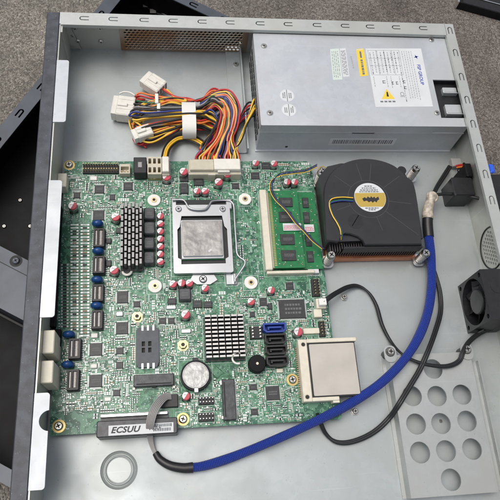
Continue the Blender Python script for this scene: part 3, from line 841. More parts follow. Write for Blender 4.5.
for k, (cm, off) in enumerate((('wy', 0), ('wk', 4), ('wg', 8), ('wb', 11))):
    p = ((197,212+off),(160,210+off),(130,216+off),(123+off*0.3,235),(132+off*0.3,265),(148+off*0.4,292),(158+off*0.4,315),(160+off*0.5,345),(162+off,372),(158+off,398))
    mb.tube(zq(p, (28.6,29.2,29.2,29,29,29,29,24,12,6)), 0.55, 6, k)
mb.build('fan_wire', [M['wy'], M['wk'], M['wg'], M['wb']], BL)
# thin lead crossing the memory modules to the board
mb = MB()
for k, cm in enumerate(('wy', 'wk', 'wb', 'wr')):
    o_ = k*0.9
    p = ((322+o_,249),(312+o_,241),(303+o_,231),(295+o_,223),(286+o_,211),(275+o_,200),(270+o_,190),(271+o_,181),(280,176-o_),(292,174-o_),(306,172-o_),(317,167-o_))
    z = (20,21,22,22,22,22,21,20,19,18,16,13)
    mb.tube([tuple(at(x, y, zz)) for (x, y), zz in zip(p, z)], 0.33, 6, k)
mb.build('fan_lead', [M['wy'], M['wk'], M['wb'], M['wk']], BL)

# ================================================================== drive bracket
br = rect(392, 356, 466, 497, 11)
BX0, BX1, BY0, BY1 = 141.5, 205.0, -203.0, -100.5
DB = thing('drive_bracket', 'silver sheet metal drive bracket with eleven round holes in the lower right', 'bracket', ((BX0+BX1)/2, (BY0+BY1)/2, 0))
holes = []
for px, py in ((433,369),(412,396),(437,396),(462,394.6),(416,424),(441,423.5),(467,421),(420,452.5),(446,451),(472,449),(451,479.7)):
    q = at(px, py, 11); holes.append(circ(q.x, q.y, 7.6, 32))
mb = MB(); mb.plate([(BX0,BY0),(BX1,BY0),(BX1,BY1),(BX0,BY1)], holes, 10.0, 11.2)
TP = mb.build('top_plate', M['zinc_dull'], DB)
for px, py in ((BX0+4, BY1-2), (BX1-4, BY1-2)):
    mb = MB(); mb.cyl(px, py, 11.21, 11.6, 1.1, 12); mb.build('rivet', M['screw'], TP)
mb = MB()
mb.box(BX0-1.2, BX0-0.02, BY0, BY1+4, 0.02, 11.2); mb.box(BX0-4, BX0-1.22, BY0, BY1+2, 0.02, 1.2)
mb.build('side_flange', M['zinc_dull'], DB); mb = MB()
mb.box(BX1+0.02, BX1+1.2, BY0, BY1+4, 0.02, 11.2); mb.box(BX1+1.22, BX1+9.5, BY0+1, BY1-6, 0.02, 1.2); mb.box(BX1+9.52, BX1+10.6, BY0+1, BY1-6, 0.02, 5.5)
mb.build('side_flange', M['zinc_dull'], DB)
for i, (px, py) in enumerate(((390,352),(466.5,349.5))):
    q = at(px, py, 12)
    mb = MB()
    mb.prism(rrect(q.x-4.8, q.x+4.8, q.y-8, q.y+5, 4.2), 11.25, 12.3, 0)
    mb.cyl(q.x, q.y, 0.02, 9.9, 3.4, 18, 1); mb.cyl(q.x, q.y, 12.31, 12.7, 3.7, 22, 1)
    screw(mb, q.x, q.y, 12.7, 3.3, 2.0, 2, 1)
    mb.build('mounting_ear', [M['zinc_dull'], M['black'], M['screw']], DB)
for px, py in ((441,421),(455,505)):
    q = at(px, py, 1); mb = MB(); mb.cyl(q.x, q.y, 0.05, 0.5, 1.4, 12); mb.build('floor_rivet', M['screw'], CH)
# ================================================================== case fan on the right wall
FX0, FX1, FY0, FY1 = 213.5, 230.5, -83.0, -42.5
CF = thing('case_fan', 'small square black case fan standing by the right wall below the grill', 'fan', ((FX0+FX1)/2, (FY0+FY1)/2, 0))
fy, fz = (FY0+FY1)/2, 20.5
mb = MB()
mb.plate([(FY0,0.2),(FY1,0.2),(FY1,40.5),(FY0,40.5)], [circ(fy, fz, 18.6, 40)]+[circ(fy+a*16.7, fz+b*16.7, 1.9, 12) for a in (-1,1) for b in (-1,1)], FX0, FX1, 0, fn2)
mb.build('frame', M['black'], CF)
mb = MB()
mb.cyl(0, 0, 0, 11, 10.2, 30, c=0.8)
mb.v = [(FX0+13-z, fy+x, fz+y) for x, y, z in mb.v]
HB = mb.build('hub', M['blower'], CF)
for k in range(7):
    a0 = k*2*math.pi/7; mb = MB(); rs = []
    for r_ in (9.8, 13.5, 17.9):
        tw_ = 0.45; row = []
        for s_ in (-1, 1):
            a_ = a0+s_*tw_*0.75+(r_-9.8)*0.03
            row.append((FX0+6.5+s_*3.8, fy+r_*math.cos(a_), fz+r_*math.sin(a_)))
        rs.append(row)
    vs = rs[0]+rs[1]+rs[2]; vs2 = [(x+0.8, y, z) for x, y, z in vs]
    mb.add(vs+vs2, [(0,1,3,2),(2,3,5,4),(6,8,9,7),(8,10,11,9),(0,2,8,6),(2,4,10,8),(1,7,9,3),(3,9,11,5),(4,5,11,10),(0,6,7,1)])
    mb.build('blade', M['black'], HB)
mb = MB(); mb.box(FX1+0.02, XR-1.1, FY0, FY1, 0.2, 40.2, c=0.8); mb.cyl(FX1-6, fy+6, 40.55, 40.7, 5.5, 24)
mb.build('rear_housing', M['black'], CF)
mb = MB(); a = at(482, 330, 20)
mb.tube([(FX0+8, FY0-0.5, 12), tuple(at(478,333,9)), tuple(at(490,329,8)), tuple(at(506,325,8))], 1.1, 8); mb.build('fan_wire', M['wireblack'], CF)

# ================================================================== switch block by the right wall
SW = thing('connector_block', 'cluster of black plug blocks against the right wall behind the tan wrapped cable', 'connector', (226, 45, 0))
X0, X1, Y0, Y1 = rect(453, 178, 471, 194, 22)
mb = MB(); mb.box(X0, 236, Y0-1, Y1+1, 0.1, 22, c=0.8); mb.build('plug_body', M['black'], SW)
X0, X1, Y0, Y1 = rect(466, 163, 482, 176, 24)
mb = MB(); mb.box(X0, 237, Y0, Y1, 0.1, 24, c=0.8); mb.box(X0+3, 236, Y1+0.1, Y1+5, 4, 17, c=0.5); mb.build('plug_body', M['blackmetal'], SW)
mb = MB()
for k, cm in enumerate(('wr', 'wo', 'wk', 'we', 'wk')):
    mb.tube([tuple(at(456+k, 166+k*1.5, 8)), tuple(at(462+k, 165+k*1.8, 14)), tuple(at(467+k, 167+k*1.4, 17)), tuple(at(474, 170+k, 16))], 1.0, 6, k)
mb.build('wire', [M['wr'], M['wo'], M['wk'], M['we'], M['wk']], SW)
a = [at(449,170,4), at(463,166,4), at(463,162,4), at(451,162,4)]
mb = MB(); X0, X1, Y0, Y1 = rect(452, 158, 470, 166, 6); mb.box(X0, X1, Y0, Y1, 0.1, 6, c=0.5); mb.build('grey_clip', M['ribbon'], SW)
ob = thing('black_plug', 'black plug with a blue insert outside the right wall', 'plug', (252, 40, -48))
X0, X1, Y0, Y1 = 242.5, 275, 22, 58
mb = MB(); mb.box(X0+4, X1, Y0, Y1, -46, 14, c=2.0); mb.build('plug_body', M['black'], ob)
q = at(493, 170, 15)
mb = MB(); mb.box(q.x-3.5, q.x+1.5, q.y-3, q.y+6, 14.02, 16, c=1.0); mb.build('blue_insert', M['lblue'], ob)
mb = MB(); mb.box(XR+0.05, X0+3.98, Y0+6, Y1-6, -3, 10, c=0.8); mb.build('plug_collar', M['blackmetal'], ob)

# ================================================================== motherboard
ZB = 8.0
BXA, BXB, BYA, BYB = -111.0, 98.5, -145.7, 74.3
MO = thing('motherboard', 'green computer motherboard crowded with chips and capacitors, screwed to the chassis floor', 'motherboard', (-6, -36, 0))
OCC = []                                       # footprints (mm) that small parts keep clear of
def occ(x0, x1, y0, y1, m=0.6): OCC.append((x0-m, x1+m, y0-m, y1+m))
def free(x0, x1, y0, y1):
    for a, b, c, d in OCC:
        if x0 < b and x1 > a and y0 < d and y1 > c: return False
    return True
def pr(x0, y0, x1, y1, h, keep=True, m=0.6):
    r = rect(x0, y0, x1, y1, ZB+h)
    if keep: occ(*r, m)
    return r
mb = MB()
mb.prism([(BXA,BYA),(BXB-2,BYA),(BXB,BYA+2),(BXB,BYB-4),(BXB-4,BYB),(BXA,BYB)], ZB-1.6, ZB)
mb.build('circuit_board', M['pcb'], MO)
ZS = ZB+0.03

def part(name, mb, mats): return mb.build(name, mats, MO)

# --- mounting rings and board screws
for px, py in ((154,200),(155,286),(245,199),(251,282.5)):
    q = at(px, py, ZB+1); mb = MB()
    mb.cyl(q.x, q.y, ZB+0.02, ZB+1.2, 5.4, 28, 0, c=0.3); mb.cyl(q.x, q.y, ZB+1.21, ZB+1.7, 2.3, 18, 1); mb.disc(q.x, q.y, ZB+1.75, 1.2, 14, 2)
    part('cooler_nut', mb, [M['white'], M['brass'], M['slot_dark']]); occ(q.x-5.4, q.x+5.4, q.y-5.4, q.y+5.4, 0.8)
for px, py in ((183,419),(58.5,426),(69,164.5),(292.5,379.5),(323,170)):
    q = at(px, py, ZB+1); mb = MB()
    mb.ring(q.x, q.y, ZS, 2.0, 4.6, 26, 2); screw(mb, q.x, q.y, ZB+0.05, 3.1, 1.8, 0, 1)
    part('board_screw', mb, [M['screw'], M['slot_dark'], M['gold']]); occ(q.x-4.6, q.x+4.6, q.y-4.6, q.y+4.6)
for px, py in ((137,316),(183,344.5)):
    q = at(px, py, ZB+3); mb = MB()
    mb.cyl(q.x, q.y, ZB, ZB+3, 2.8, 6, 0); mb.ring(q.x, q.y, ZB+3.03, 0.1, 1.4, 14, 1); mb.ring(q.x, q.y, ZS, 2.9, 4.4, 26, 0)
    part('brass_standoff', mb, [M['brass'], M['slot_dark']]); occ(q.x-3.6, q.x+3.6, q.y-3.6, q.y+3.6)

# --- polymer capacitors, silver tops half red
def cap_mb(r, h):
    mb = MB()
    mb.box(-r*.93, r*.93, -r*.93, r*.93, 0.0, 1.1, 3, c=0.4)
    mb.lathe(0, 0, [(r*0.95, 1.3), (r*0.95, 1.9), (r*0.868, 2.2), (r*0.95, 2.5), (r*0.95, h-0.5), (r*0.86, h)], 26, 0, cap=(False, False))
    mb.disc(0, 0, h, r*0.86, 26, 1)
    a0 = -125
    pts = [(r*0.86*math.cos(R(a0+180*k/14)), r*0.86*math.sin(R(a0+180*k/14))) for k in range(15)]
    mb.add([(x, y, h+0.04) for x, y in pts], [tuple(range(15))], 2)
    for k in range(3): mb.box(-r*.5+k*r*.22, -r*.36+k*r*.22, r*.18, r*.32, h+.02, h+.05, 3)
    rs = [[(rr*math.cos(R(a0+180*k/14)), rr*math.sin(R(a0+180*k/14)), z) for k in range(15)] for rr, z in ((r*0.86+0.03, h+0.03), (r*0.95+0.05, h-0.48), (r*0.95+0.05, h-1.1))]
    mb.rings(rs[::-1], 2, cap=(False, False), closed=False)
    return mb
capm = [M['can'], M['cantop'], M['red'], M['black']]
def caps(r, h, spots):
    src = None
    for px, py in spots:
        q = at(px, py, ZB+h*0.9)
        if src is None:
            o = cap_mb(r, h).build('capacitor', capm, MO, ori=Vector((0,0,0))); src = o; base = o.location.copy()
        else: o = src.copy(); COL.objects.link(o); o.parent = MO
        o.location = base + Vector((q.x, q.y, ZB+0.02))*S
        o.rotation_euler.z = R(random.uniform(-26, 26))
        occ(q.x-r, q.x+r, q.y-r, q.y+r, 0.3)
caps(2.95, 6.0, [(160.4,216+k*7.6) for k in range(7)])
caps(3.65, 7.4, [(115.6,217),(114,270),(72.5,206),(185.5,314.5),(166.5,177),(183.5,171.5),(227,174),(218.5,182),(298,331.6)])
caps(3.15, 6.2, [(197,191),(205,191),(255.5,163),(274,163.5),(287,182),(294.5,182),(173,284),(181.5,283),(189.4,283),(205,288),(271,290),(251,301.5),(186,396)])

# --- chips
def chip(x0, y0, x1, y1, h=1.2, sides='nsew', pitch=0.9, pl=0.9, mark=2, name='chip', body='chip'):
    X0, X1, Y0, Y1 = pr(x0, y0, x1, y1, h, m=1.2)
    mb = MB(); mb.box(X0, X1, Y0, Y1, ZB+0.1, ZB+h, 0, c=min(0.25, h*0.3))
    n = int((X1-X0-0.8)/pitch); m_ = int((Y1-Y0-0.8)/pitch)
    for k in range(n):
        x = (X0+X1)/2+(k-(n-1)/2)*pitch
        if 'n' in sides: mb.box(x-pitch*.28, x+pitch*.28, Y1+0.02, Y1+pl, ZB+0.04, ZB+0.3, 1)
        if 's' in sides: mb.box(x-pitch*.28, x+pitch*.28, Y0-pl, Y0-0.02, ZB+0.04, ZB+0.3, 1)
    for k in range(m_):
        y = (Y0+Y1)/2+(k-(m_-1)/2)*pitch
        if 'e' in sides: mb.box(X1+0.02, X1+pl, y-pitch*.28, y+pitch*.28, ZB+0.04, ZB+0.3, 1)
        if 'w' in sides: mb.box(X0-pl, X0-0.02, y-pitch*.28, y+pitch*.28, ZB+0.04, ZB+0.3, 1)
    w_ = X1-X0
    for k in range(mark):
        y = (Y0+Y1)/2+(mark/2-k-0.5)*w_*0.16
        x = X0+w_*0.22
        while x < X1-w_*0.22:
            d = w_*random.uniform(0.04, 0.1); mb.box(x, x+d, y-w_*0.04, y+w_*0.04, ZB+h, ZB+h+0.02, 2); x += d+w_*0.03
    mb.disc(X0+0.9, Y1-0.9, ZB+h+0.02, 0.3, 10, 2)
    return part(name, mb, [M[body], M['pin'], M['chipmark']])
chip(279.3, 299.5, 305, 318, 1.6, pitch=0.65, pl=1.3, mark=3)
for c in ((94.6,185,104,193),(123.5,182,132.5,190),(93,210,104,220),(117,291,128,303),(116,322,128,334),(89.5,343,102,355.5),(89,374.6,102,387),(266,386,279.6,400)):
    chip(*c, 1.2, pitch=0.65, pl=1.0, mark=2)
for c in ((73.6,192,80,198),(109.5,194,115,200),(133.5,301,140,307),(116,347.3,123.4,354),(116,361.5,123,368.5),(113,389.5,120,396),(249.3,384,257,390),(251,408.5,258,415),(159,317.6,166,323.6),(168,317.6,174.5,323.6),
          (251,172,259.5,179),(232,183,239,188.6),(261.5,162,270,169),(286,282,293.6,289.6),(259.6,297.6,267,305.6),(250,311.5,255,317)):
    chip(*c, 1.1, pitch=0.8, pl=0.8, mark=1)
for c in ((193.6,177,203.4,185),(180,172,188,181),(180,183,188,193),(167.6,298,176,304),(106,238,111,243),(106,260,111,266),(193,300,202,307.5),(203.5,301,212,307.5),(268,303,272,309),(116,227.5,121,233)):
    chip(*c, 2.0, 'ns', pitch=1.6, pl=1.2, mark=1, name='transistor')

# --- crystals and pale blocks
def block(x0, y0, x1, y1, h, m, name, c=0.3, top=None):
    X0, X1, Y0, Y1 = pr(x0, y0, x1, y1, h); mb = MB(); mb.box(X0, X1, Y0, Y1, ZB+0.03, ZB+h, 0, 1 if top else None, c)
    return part(name, mb, [M[m], M[top]] if top else M[m])
for c in ((91,333,97.6,337.6),(90.6,363.8,97,368),(116,311.5,123,316),(90,176,97,180),(166,305.5,176,309),(181,329,191,333)): block(*c, 1.5, 'silver' if c[0] > 100 else 'white', 'crystal', 0.4)
block(104.5, 397, 111, 401, 1.2, 'white', 'white_pad'); block(276.5,368.5,283,372.5,2,'ivory','small_socket')
# ivory connectors on the top edge
X0, X1, Y0, Y1 = pr(82, 161.5, 118, 170, 7); mb = MB()
mb.box(X0, X1, Y0, Y1, ZB, ZB+2.5, 0)
n = 14
for k in range(n):
    for j in range(2):
        x = X0+(k+0.5)*(X1-X0)/n; y = Y0+1.6+j*(Y1-Y0-3.2); mb.box(x-0.35, x+0.35, y-0.35, y+0.35, ZB+2.5, ZB+7, 1)
part('pin_header', mb, [M['black'], M['gold']])
X0, X1, Y0, Y1 = pr(119.5, 164, 130, 173.5, 6); mb = MB(); mb.plate([(X0,Y0),(X1,Y0),(X1,Y1),(X0,Y1)], [[(X0+1,Y0+1.2),(X1-1,Y0+1.2),(X1-1,Y1-2.4),(X0+1,Y1-2.4)]], ZB+1.5, ZB+6); mb.box(X0+.1, X1-.1, Y0+.1, Y1-.1, ZB, ZB+1.48)
for k in range(3): x = X0+(k+0.5+0.25)*(X1-X0)/3.5; mb.box(x-.4, x+.4, Y0+2.3, Y0+3.1, ZB+1.5, ZB+5.5, 1)
part('fan_socket', mb, [M['cream'], M['brass']])
X0, X1, Y0, Y1 = pr(133.5, 157, 146.5, 173, 11); mb = MB(); mb.box(X0, X1, Y0, Y1, ZB, ZB+11, 0, c=0.5); mb.box(X0+3.2, X1-3.2, Y0+4.5, Y1-4.5, ZB+11.0, ZB+11.1, 1); mb.box(X0+3.8, X1-3.8, Y0+5, Y1-5.4, ZB+11.1, ZB+11.9, 2)
part('square_socket', mb, [M['black'], M['choke'], M['ribbon']])
def molex(X0, X1, Y0, Y1, z0, h, nx, ny, name, m='cream', parent=None):
    mb = MB(); px = (X1-X0)/nx; py = (Y1-Y0)/ny; hs = []
    for i in range(nx):
        for j in range(ny):
            hs.append(rrect(X0+px*i+px*.2, X0+px*(i+1)-px*.2, Y0+py*j+py*.2, Y0+py*(j+1)-py*.2, 0.3, 1))
    mb.plate(rrect(X0, X1, Y0, Y1, 0.6, 2), hs, z0+h*0.4, z0+h, 0); mb.box(X0+.1, X1-.1, Y0+.1, Y1-.1, z0, z0+h*0.4-.02, 1)
    return mb.build(name, [M[m], M['brass']], parent or MO)
r4 = pr(147.5, 157, 169.5, 174.5, 10); molex(r4[0], r4[0]+11.5, r4[2], r4[3], ZB, 10.5, 3, 2, 'power_socket')
mb = MB(); mb.box(r4[0]+11.6, r4[1], r4[2], r4[3], ZB, ZB+9, 0, c=0.4); part('power_socket_shroud', mb, M['cream'])
r24 = pr(188.5, 160.5, 241, 175, 8); mb = MB()
mb.box(r24[0], r24[1], r24[2], r24[3], ZB, ZB+9, 0, c=0.5); mb.box(r24[0]+16, r24[0]+22, r24[2]-1.4, r24[2]-0.02, ZB, ZB+10.5, 0)
mb.box(r24[0]+0.02, r24[1]-0.02, r24[2]+2.0, r24[2]+2.5, ZB+9, ZB+9.04, 1)
part('main_power_socket', mb, [M['cream'], M['ink']])

# --- heat sinks
def pinsink(px, nx, ny, h, base, side, tip, wx, wy, name, lean=0.0):
    X0, X1, Y0, Y1 = pr(*px, h, m=1.0); mb = MB(); mb.box(X0, X1, Y0, Y1, ZB+1.0, ZB+base, 0)
    for i in range(nx):
        for j in range(ny):
            x = X0+(i+0.5)*(X1-X0)/nx; y = Y0+(j+0.5)*(Y1-Y0)/ny
            a, b = wx*(X1-X0)/nx/2, wy*(Y1-Y0)/ny/2
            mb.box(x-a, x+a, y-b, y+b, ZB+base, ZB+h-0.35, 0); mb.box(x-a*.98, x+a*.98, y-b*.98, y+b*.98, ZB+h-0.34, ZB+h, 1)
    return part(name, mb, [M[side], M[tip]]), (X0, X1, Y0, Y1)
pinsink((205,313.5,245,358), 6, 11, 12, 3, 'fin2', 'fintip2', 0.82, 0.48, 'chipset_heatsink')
# the tall regulator sink: five long toothed fins
X0, X1, Y0, Y1 = pr(120, 202, 142.5, 265.5, 15, m=1.0); mb = MB(); mb.box(X0, X1, Y0, Y1, ZB+2, ZB+4, 0)
for i in range(6):
    for j in range(10):
        x = X0+(i+0.5)*(X1-X0)/6; p = (Y1-Y0)/10; y = Y0+p*(j+0.5)+(0.8 if i % 2 else -0.5)
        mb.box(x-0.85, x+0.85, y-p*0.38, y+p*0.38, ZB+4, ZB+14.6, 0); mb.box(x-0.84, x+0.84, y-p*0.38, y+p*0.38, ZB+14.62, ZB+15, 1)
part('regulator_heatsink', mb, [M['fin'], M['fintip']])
for z_, (x0, y0, x1, y1) in enumerate(((143.8,207.5,155,218.8),(143.6,221.5,155,234),(143.6,236.8,154.5,248.6),(143.6,251.3,154.5,263.6))):
    X0, X1, Y0, Y1 = pr(x0, y0, x1, y1, 7); mb = MB(); mb.box(X0, X1, Y0, Y1, ZB, ZB+7, 0, c=0.8)
    for k in range(2): mb.box(X0+2.2, X1-2.2, (Y0+Y1)/2-1.2+k*1.5, (Y0+Y1)/2-0.6+k*1.5, ZB+7, ZB+7.03, 1)
    part('choke', mb, [M['choke'], M['chipmark']])
X0, X1, Y0, Y1 = pr(178.6, 288, 191, 300, 6); mb = MB(); mb.box(X0, X1, Y0, Y1, ZB, ZB+6, 0, c=0.8)
for k in range(2): mb.box(X0+2.2, X1-2.2, (Y0+Y1)/2-1.2+k*1.7, (Y0+Y1)/2-0.5+k*1.7, ZB+6, ZB+6.03, 1)
part('choke', mb, [M['choke'], M['chipmark']])
q = at(127, 270.5, ZB+3); mb = MB(); mb.torus((q.x, q.y, ZB+2.4), 3.4, 1.1, 24, 8, 0); mb.cyl(q.x, q.y, ZB, ZB+3.2, 2.2, 16, 1); part('ring_coil', mb, [M['white'], M['choke']]); occ(q.x-4.5, q.x+4.5, q.y-4.5, q.y+4.5)

# --- processor socket
X0, X1, Y0, Y1 = pr(171, 199, 234, 281, 4, m=0.5)
mb = MB()
fr = rect(173, 205, 231.5, 273, ZB+5); ho = rect(177.6, 216, 227.6, 264, ZB+5)
hx0, hx1, hy0, hy1 = ho
hole = [(hx0+2.5,hy0),(hx1-2.5,hy0),(hx1-2.5,hy0+4),(hx1,hy0+5.5),(hx1,hy1-12),(hx1-2,hy1-9.5),(hx1-3.5,hy1),(hx0+3.5,hy1),(hx0+2,hy1-9.5),(hx0,hy1-12),(hx0,hy0+5.5),(hx0+2.5,hy0+4)]
mb.plate(rrect(fr[0], fr[1], fr[2], fr[3], 1.6), [hole], ZB+4.2, ZB+5.4)
mb.box(fr[0], fr[0]+1.0, fr[2]+2, fr[3]-2, ZB+1, ZB+4.18); mb.box(fr[1]-1.0, fr[1], fr[2]+2, fr[3]-2, ZB+1, ZB+4.18); mb.box(fr[0]+2, fr[1]-2, fr[2], fr[2]+1, ZB+1.5, ZB+4.18)
for sx in (fr[0]+2.2, fr[1]-2.9): mb.box(sx, sx+0.7, fr[2]+6, fr[3]-5, ZB+5.41, ZB+5.6)
SF = part('socket_frame', mb, M['steel'])
bd = rect(176, 213, 229.5, 267, ZB+3); mb = MB(); mb.box(bd[0], bd[1], bd[2], bd[3], ZB, ZB+2.6, 0)
part('socket_body', mb, M['black'])
tr_ = rect(171.5, 199, 236.5, 207, ZB+4); mb = MB()
mb.box(tr_[0]+2, tr_[1]-3, tr_[2], tr_[3], ZB, ZB+3, 0, c=0.5); mb.box(tr_[0], tr_[0]+4, tr_[2]-3, tr_[3]+1, ZB, ZB+4.5, 1, c=0.5); mb.box(tr_[1]-9, tr_[1]-4, tr_[2]-2, tr_[3], ZB, ZB+4.5, 1, c=0.5)
for px, py in ((178.5,209.5),(222.5,209.5)):
    q = at(px, py, ZB+5); mb.cyl(q.x, q.y, ZB, ZB+5.5, 2.9, 18, 1); screw(mb, q.x, q.y, ZB+5.5, 2.6, 1.1, 1, 0)
part('socket_hinge', mb, [M['black'], M['steel']])
mb = MB()
def z6(x, y, z): return tuple(at(160+x/3.571, 150+y/3.571, ZB+z))
mb.tube([z6(45,178,6), z6(80,178,6), z6(92,188,6.5), z6(104,206,7), z6(130,213,7), z6(162,211,7), z6(176,197,6.5), z6(186,183,6), z6(215,180,5), z6(245,181,5), z6(258,188,5), z6(264,205,5), z6(267,260,5.5), z6(272,330,6), z6(275,368,6), z6(286,384,6), z6(301,394,6), z6(303,408,6), z6(290,430,5.5), z6(268,462,5)], 0.85, 8, sub=5)
mb.build('load_lever', M['steel'], SF)
mb = MB(); p = [at(160+x/3.571, 150+y/3.571, ZB+3).xy for x, y in ((118,444),(193,444),(205,462),(180,478),(132,478),(108,462))]
mb.prism([tuple(v) for v in p], ZB+0.3, ZB+2.2, 0); q = at(203, 279, ZB+3); screw(mb, q.x, q.y, ZB+2.2, 3.2, 1.6, 0, 1); part('socket_plate', mb, [M['steel'], M['slot_dark']])
hk = rect(226, 273, 237, 284, ZB+3); mb = MB(); mb.box(hk[0], hk[1], hk[2], hk[3], ZB+0.2, ZB+1.8, 0, c=0.4); mb.box(hk[1]-3, hk[1]-1, hk[2]+1, hk[3]-1, ZB+1.8, ZB+5.2, 0, c=0.4); part('lever_hook', mb, M['steel'])
occ(hk[0], hk[1], hk[2], hk[3])
# --- processor: a thing of its own in the socket
ih = rect(182, 220.5, 222.5, 256, ZB+7)
CP = thing('processor', 'square processor with grey thermal paste smeared on its metal lid in the socket', 'processor', ((ih[0]+ih[1])/2, (ih[2]+ih[3])/2, ZB+2.6))
mb = MB(); mb.box(ih[0]-1.0, ih[1]+1.0, ih[2]-1.9, ih[3]+1.9, ZB+2.65, ZB+3.8); mb.build('package', M['modgreen'], CP)
mb = MB(); mb.box(ih[0]-0.8, ih[1]+0.8, ih[2]-1.6, ih[3]+1.6, ZB+3.82, ZB+5.3, 0, c=0.4)
mb.rings([[(x,y,z) for x, y in rrect(ih[0]+i, ih[1]-i, ih[2]+i, ih[3]-i, 1.2)] for z, i in ((ZB+5.3,0),(ZB+6.8,0),(ZB+7.1,0.3))])
ML = mb.build('metal_lid', M['steel'], CP)
# smeared paste: a lumpy sheet
mb = MB(); nx, ny = 60, 54; from mathutils import noise as NZ
vs = []; 
for j in range(ny+1):
    for i in range(nx+1):
        x = ih[0]+0.4+(ih[1]-ih[0]-0.8)*i/nx; y = ih[2]+0.4+(ih[3]-ih[2]-0.8)*j/ny
        h = NZ.fractal(Vector((x*0.16, y*0.22, 3)), 1.0, 2.0, 4)
        edge = min(i, nx-i, j, ny-j)/3.0
        ridge = 0.22*math.exp(-((y-(ih[2]+13)-2.0*math.sin(x*0.35))/1.6)**2)
        vs.append((x, y, ZB+7.12+max(0.0, min(1, edge))*(0.2+0.34*h+ridge*1.5)))
mb.add(vs, [(j*(nx+1)+i, j*(nx+1)+i+1, (j+1)*(nx+1)+i+1, (j+1)*(nx+1)+i) for j in range(ny) for i in range(nx)], 0, True)
mb.build('thermal_paste', M['paste'], ML)
occ(fr[0]-1, fr[1]+2, fr[2], fr[3])

# --- memory slot and modules
sl = rect(262.5, 190, 271.5, 270, ZB+6); mb = MB()
mb.box(sl[0], sl[1]-1.8, sl[2], sl[3], ZB, ZB+7, 0, c=0.5); mb.box(sl[1]-1.78, sl[1], sl[2]+2, sl[3]-2, ZB, ZB+5.2, 1)
ex = at(318, 268, ZB+5)
mb.box(sl[1], sl[1]+10, sl[3]-2.2, sl[3]+0.4, ZB, ZB+7, 0, c=0.4)
mb.box(sl[0]+1, ex.x-3, sl[2]-2.8, sl[2]-0.3, ZB, ZB+5, 0, c=0.4)
part('memory_slot', mb, [M['ivory'], M['cream']])
occ(sl[0], 95, sl[2]-3, sl[3]+1)
def memory(name, label, x0, x1, y0, y1, z, chips, stick, kind):
    t = thing(name, label, 'memory module', ((x0+x1)/2, (y0+y1)/2, z), 'memory modules in the ivory slot')
    mb = MB(); mb.box(x0, x1, y0, y1, z, z+1.0); MBD = mb.build('module_board', M['modgreen'], t)
    for a, b, c, d in chips:
        mb = MB(); mb.box(a, b, c, d, z+1.02, z+2.0, 0, c=0.2)
        for k in range(3):
            xx = a+(b-a)*.2
            while xx < b-(b-a)*.2:
                dd = random.uniform(.4, 1.1); mb.box(xx, xx+dd, (c+d)/2-1+k*0.9, (c+d)/2-0.5+k*0.9, z+2.0, z+2.02, 1); xx += dd+0.3
        mb.build('memory_chip', [M['chip'], M['chipmark']], MBD)
    mb = MB(); a, b, c, d = stick; mb.box(a, b, c, d, z+2.04, z+2.1, 0)
    yy = c+0.5
    for k in range(3):
        xx = a+0.6
        while xx < b-1.2:
            dd = random.uniform(.3, 1.0); mb.box(xx, xx+dd, c+0.9+k*1.4, c+1.7+k*1.4, z+2.1, z+2.13, 1); xx += dd+0.3
    mb.build('module_sticker', [M['labelw'], M['red']], MBD)
    mb = MB(); n = 46
    for k in range(n):
        y = y0+2+k*(y1-y0-4)/n; mb.box(x0+0.3, x0+2.3, y, y+0.7, z+1.0, z+1.05)
    mb.build('contacts', M['gold'], t)
    mb = MB()
    for k in range(110):
        x = random.uniform(x0+3, x1-1.2); y = random.uniform(y0+1, y1-1.5)
        if any(a-0.8 < x < b+0.3 and c-1 < y < d+0.3 for a, b, c, d in chips+[stick]): continue
        if random.random() < 0.5: mb.box(x, x+0.9, y, y+0.45, z+1.0, z+1.4, random.choice((0,1)))
        else: mb.box(x, x+0.45, y, y+0.9, z+1.0, z+1.4, random.choice((0,1)))
    mb.build('module_resistors', [M['pin'], M['smdtan']], t)['kind'] = 'stuff'
z2 = ZB+6
mc = [rect(*c, z2+2) for c in ((279.5,197.5,292.5,206.5),(279,211.5,292,222),(280.5,234,294.5,244.5),(281.5,250,296,260.5))]
ms = rect(283, 223.3, 301, 230.6, z2+2)
memory('memory_module', 'green memory module with four large dark chips beside the ivory slot', sl[1]-0.5, at(301, 230, z2).x, sl[2]+1.0, sl[3]-1.2, z2, mc, ms, 0)
z1_ = ZB+2.4
mc = [rect(*c, z1_+2) for c in ((302.5,197.5,308.5,207.5),(303.5,212,309.5,223),(305.5,234.5,311.5,246),(307,251,313.5,262))]
ms = rect(304.5, 224.5, 314, 232, z1_+2)
memory('memory_module', 'partly covered lower green memory module nearest the blower cooler', sl[1]+4, at(318.5, 230, z1_).x-0.5, sl[2]+1.0, sl[3]-1.2, z1_, mc, ms, 1)

# --- drive ports, jumpers, buzzer, coin cell
def port(x0, y0, x1, y1, m):
    X0, X1, Y0, Y1 = pr(x0, y0, x1, y1, 8, m=0.1); mb = MB()
    o_ = [(X0+2.4,Y0),(X1-2.4,Y0),(X1,Y0+2.0),(X1,Y1),(X0,Y1),(X0,Y0+2.0)]
    i_ = [(X0+2.9,Y0+1.2),(X1-2.9,Y0+1.2),(X1-1.2,Y0+2.4),(X1-1.2,Y1-1.3),(X0+1.2,Y1-1.3),(X0+1.2,Y0+2.4)]
    mb.plate(o_, [i_], ZB+2, ZB+8); mb.prism(i_, ZB, ZB+2.2)
    mb.box(X0+3.4, X1-3.4, (Y0+Y1)/2-0.2, (Y0+Y1)/2+1.0, ZB+2.2, ZB+7.4); mb.box(X0+3.4, X0+4.6, (Y0+Y1)/2-1.5, (Y0+Y1)/2-0.22, ZB+2.2, ZB+7.4)
    return part('drive_port', mb, [M[m]])
port(263.3, 322.8, 286, 332.2, 'sata')['label'] = 'blue drive port'
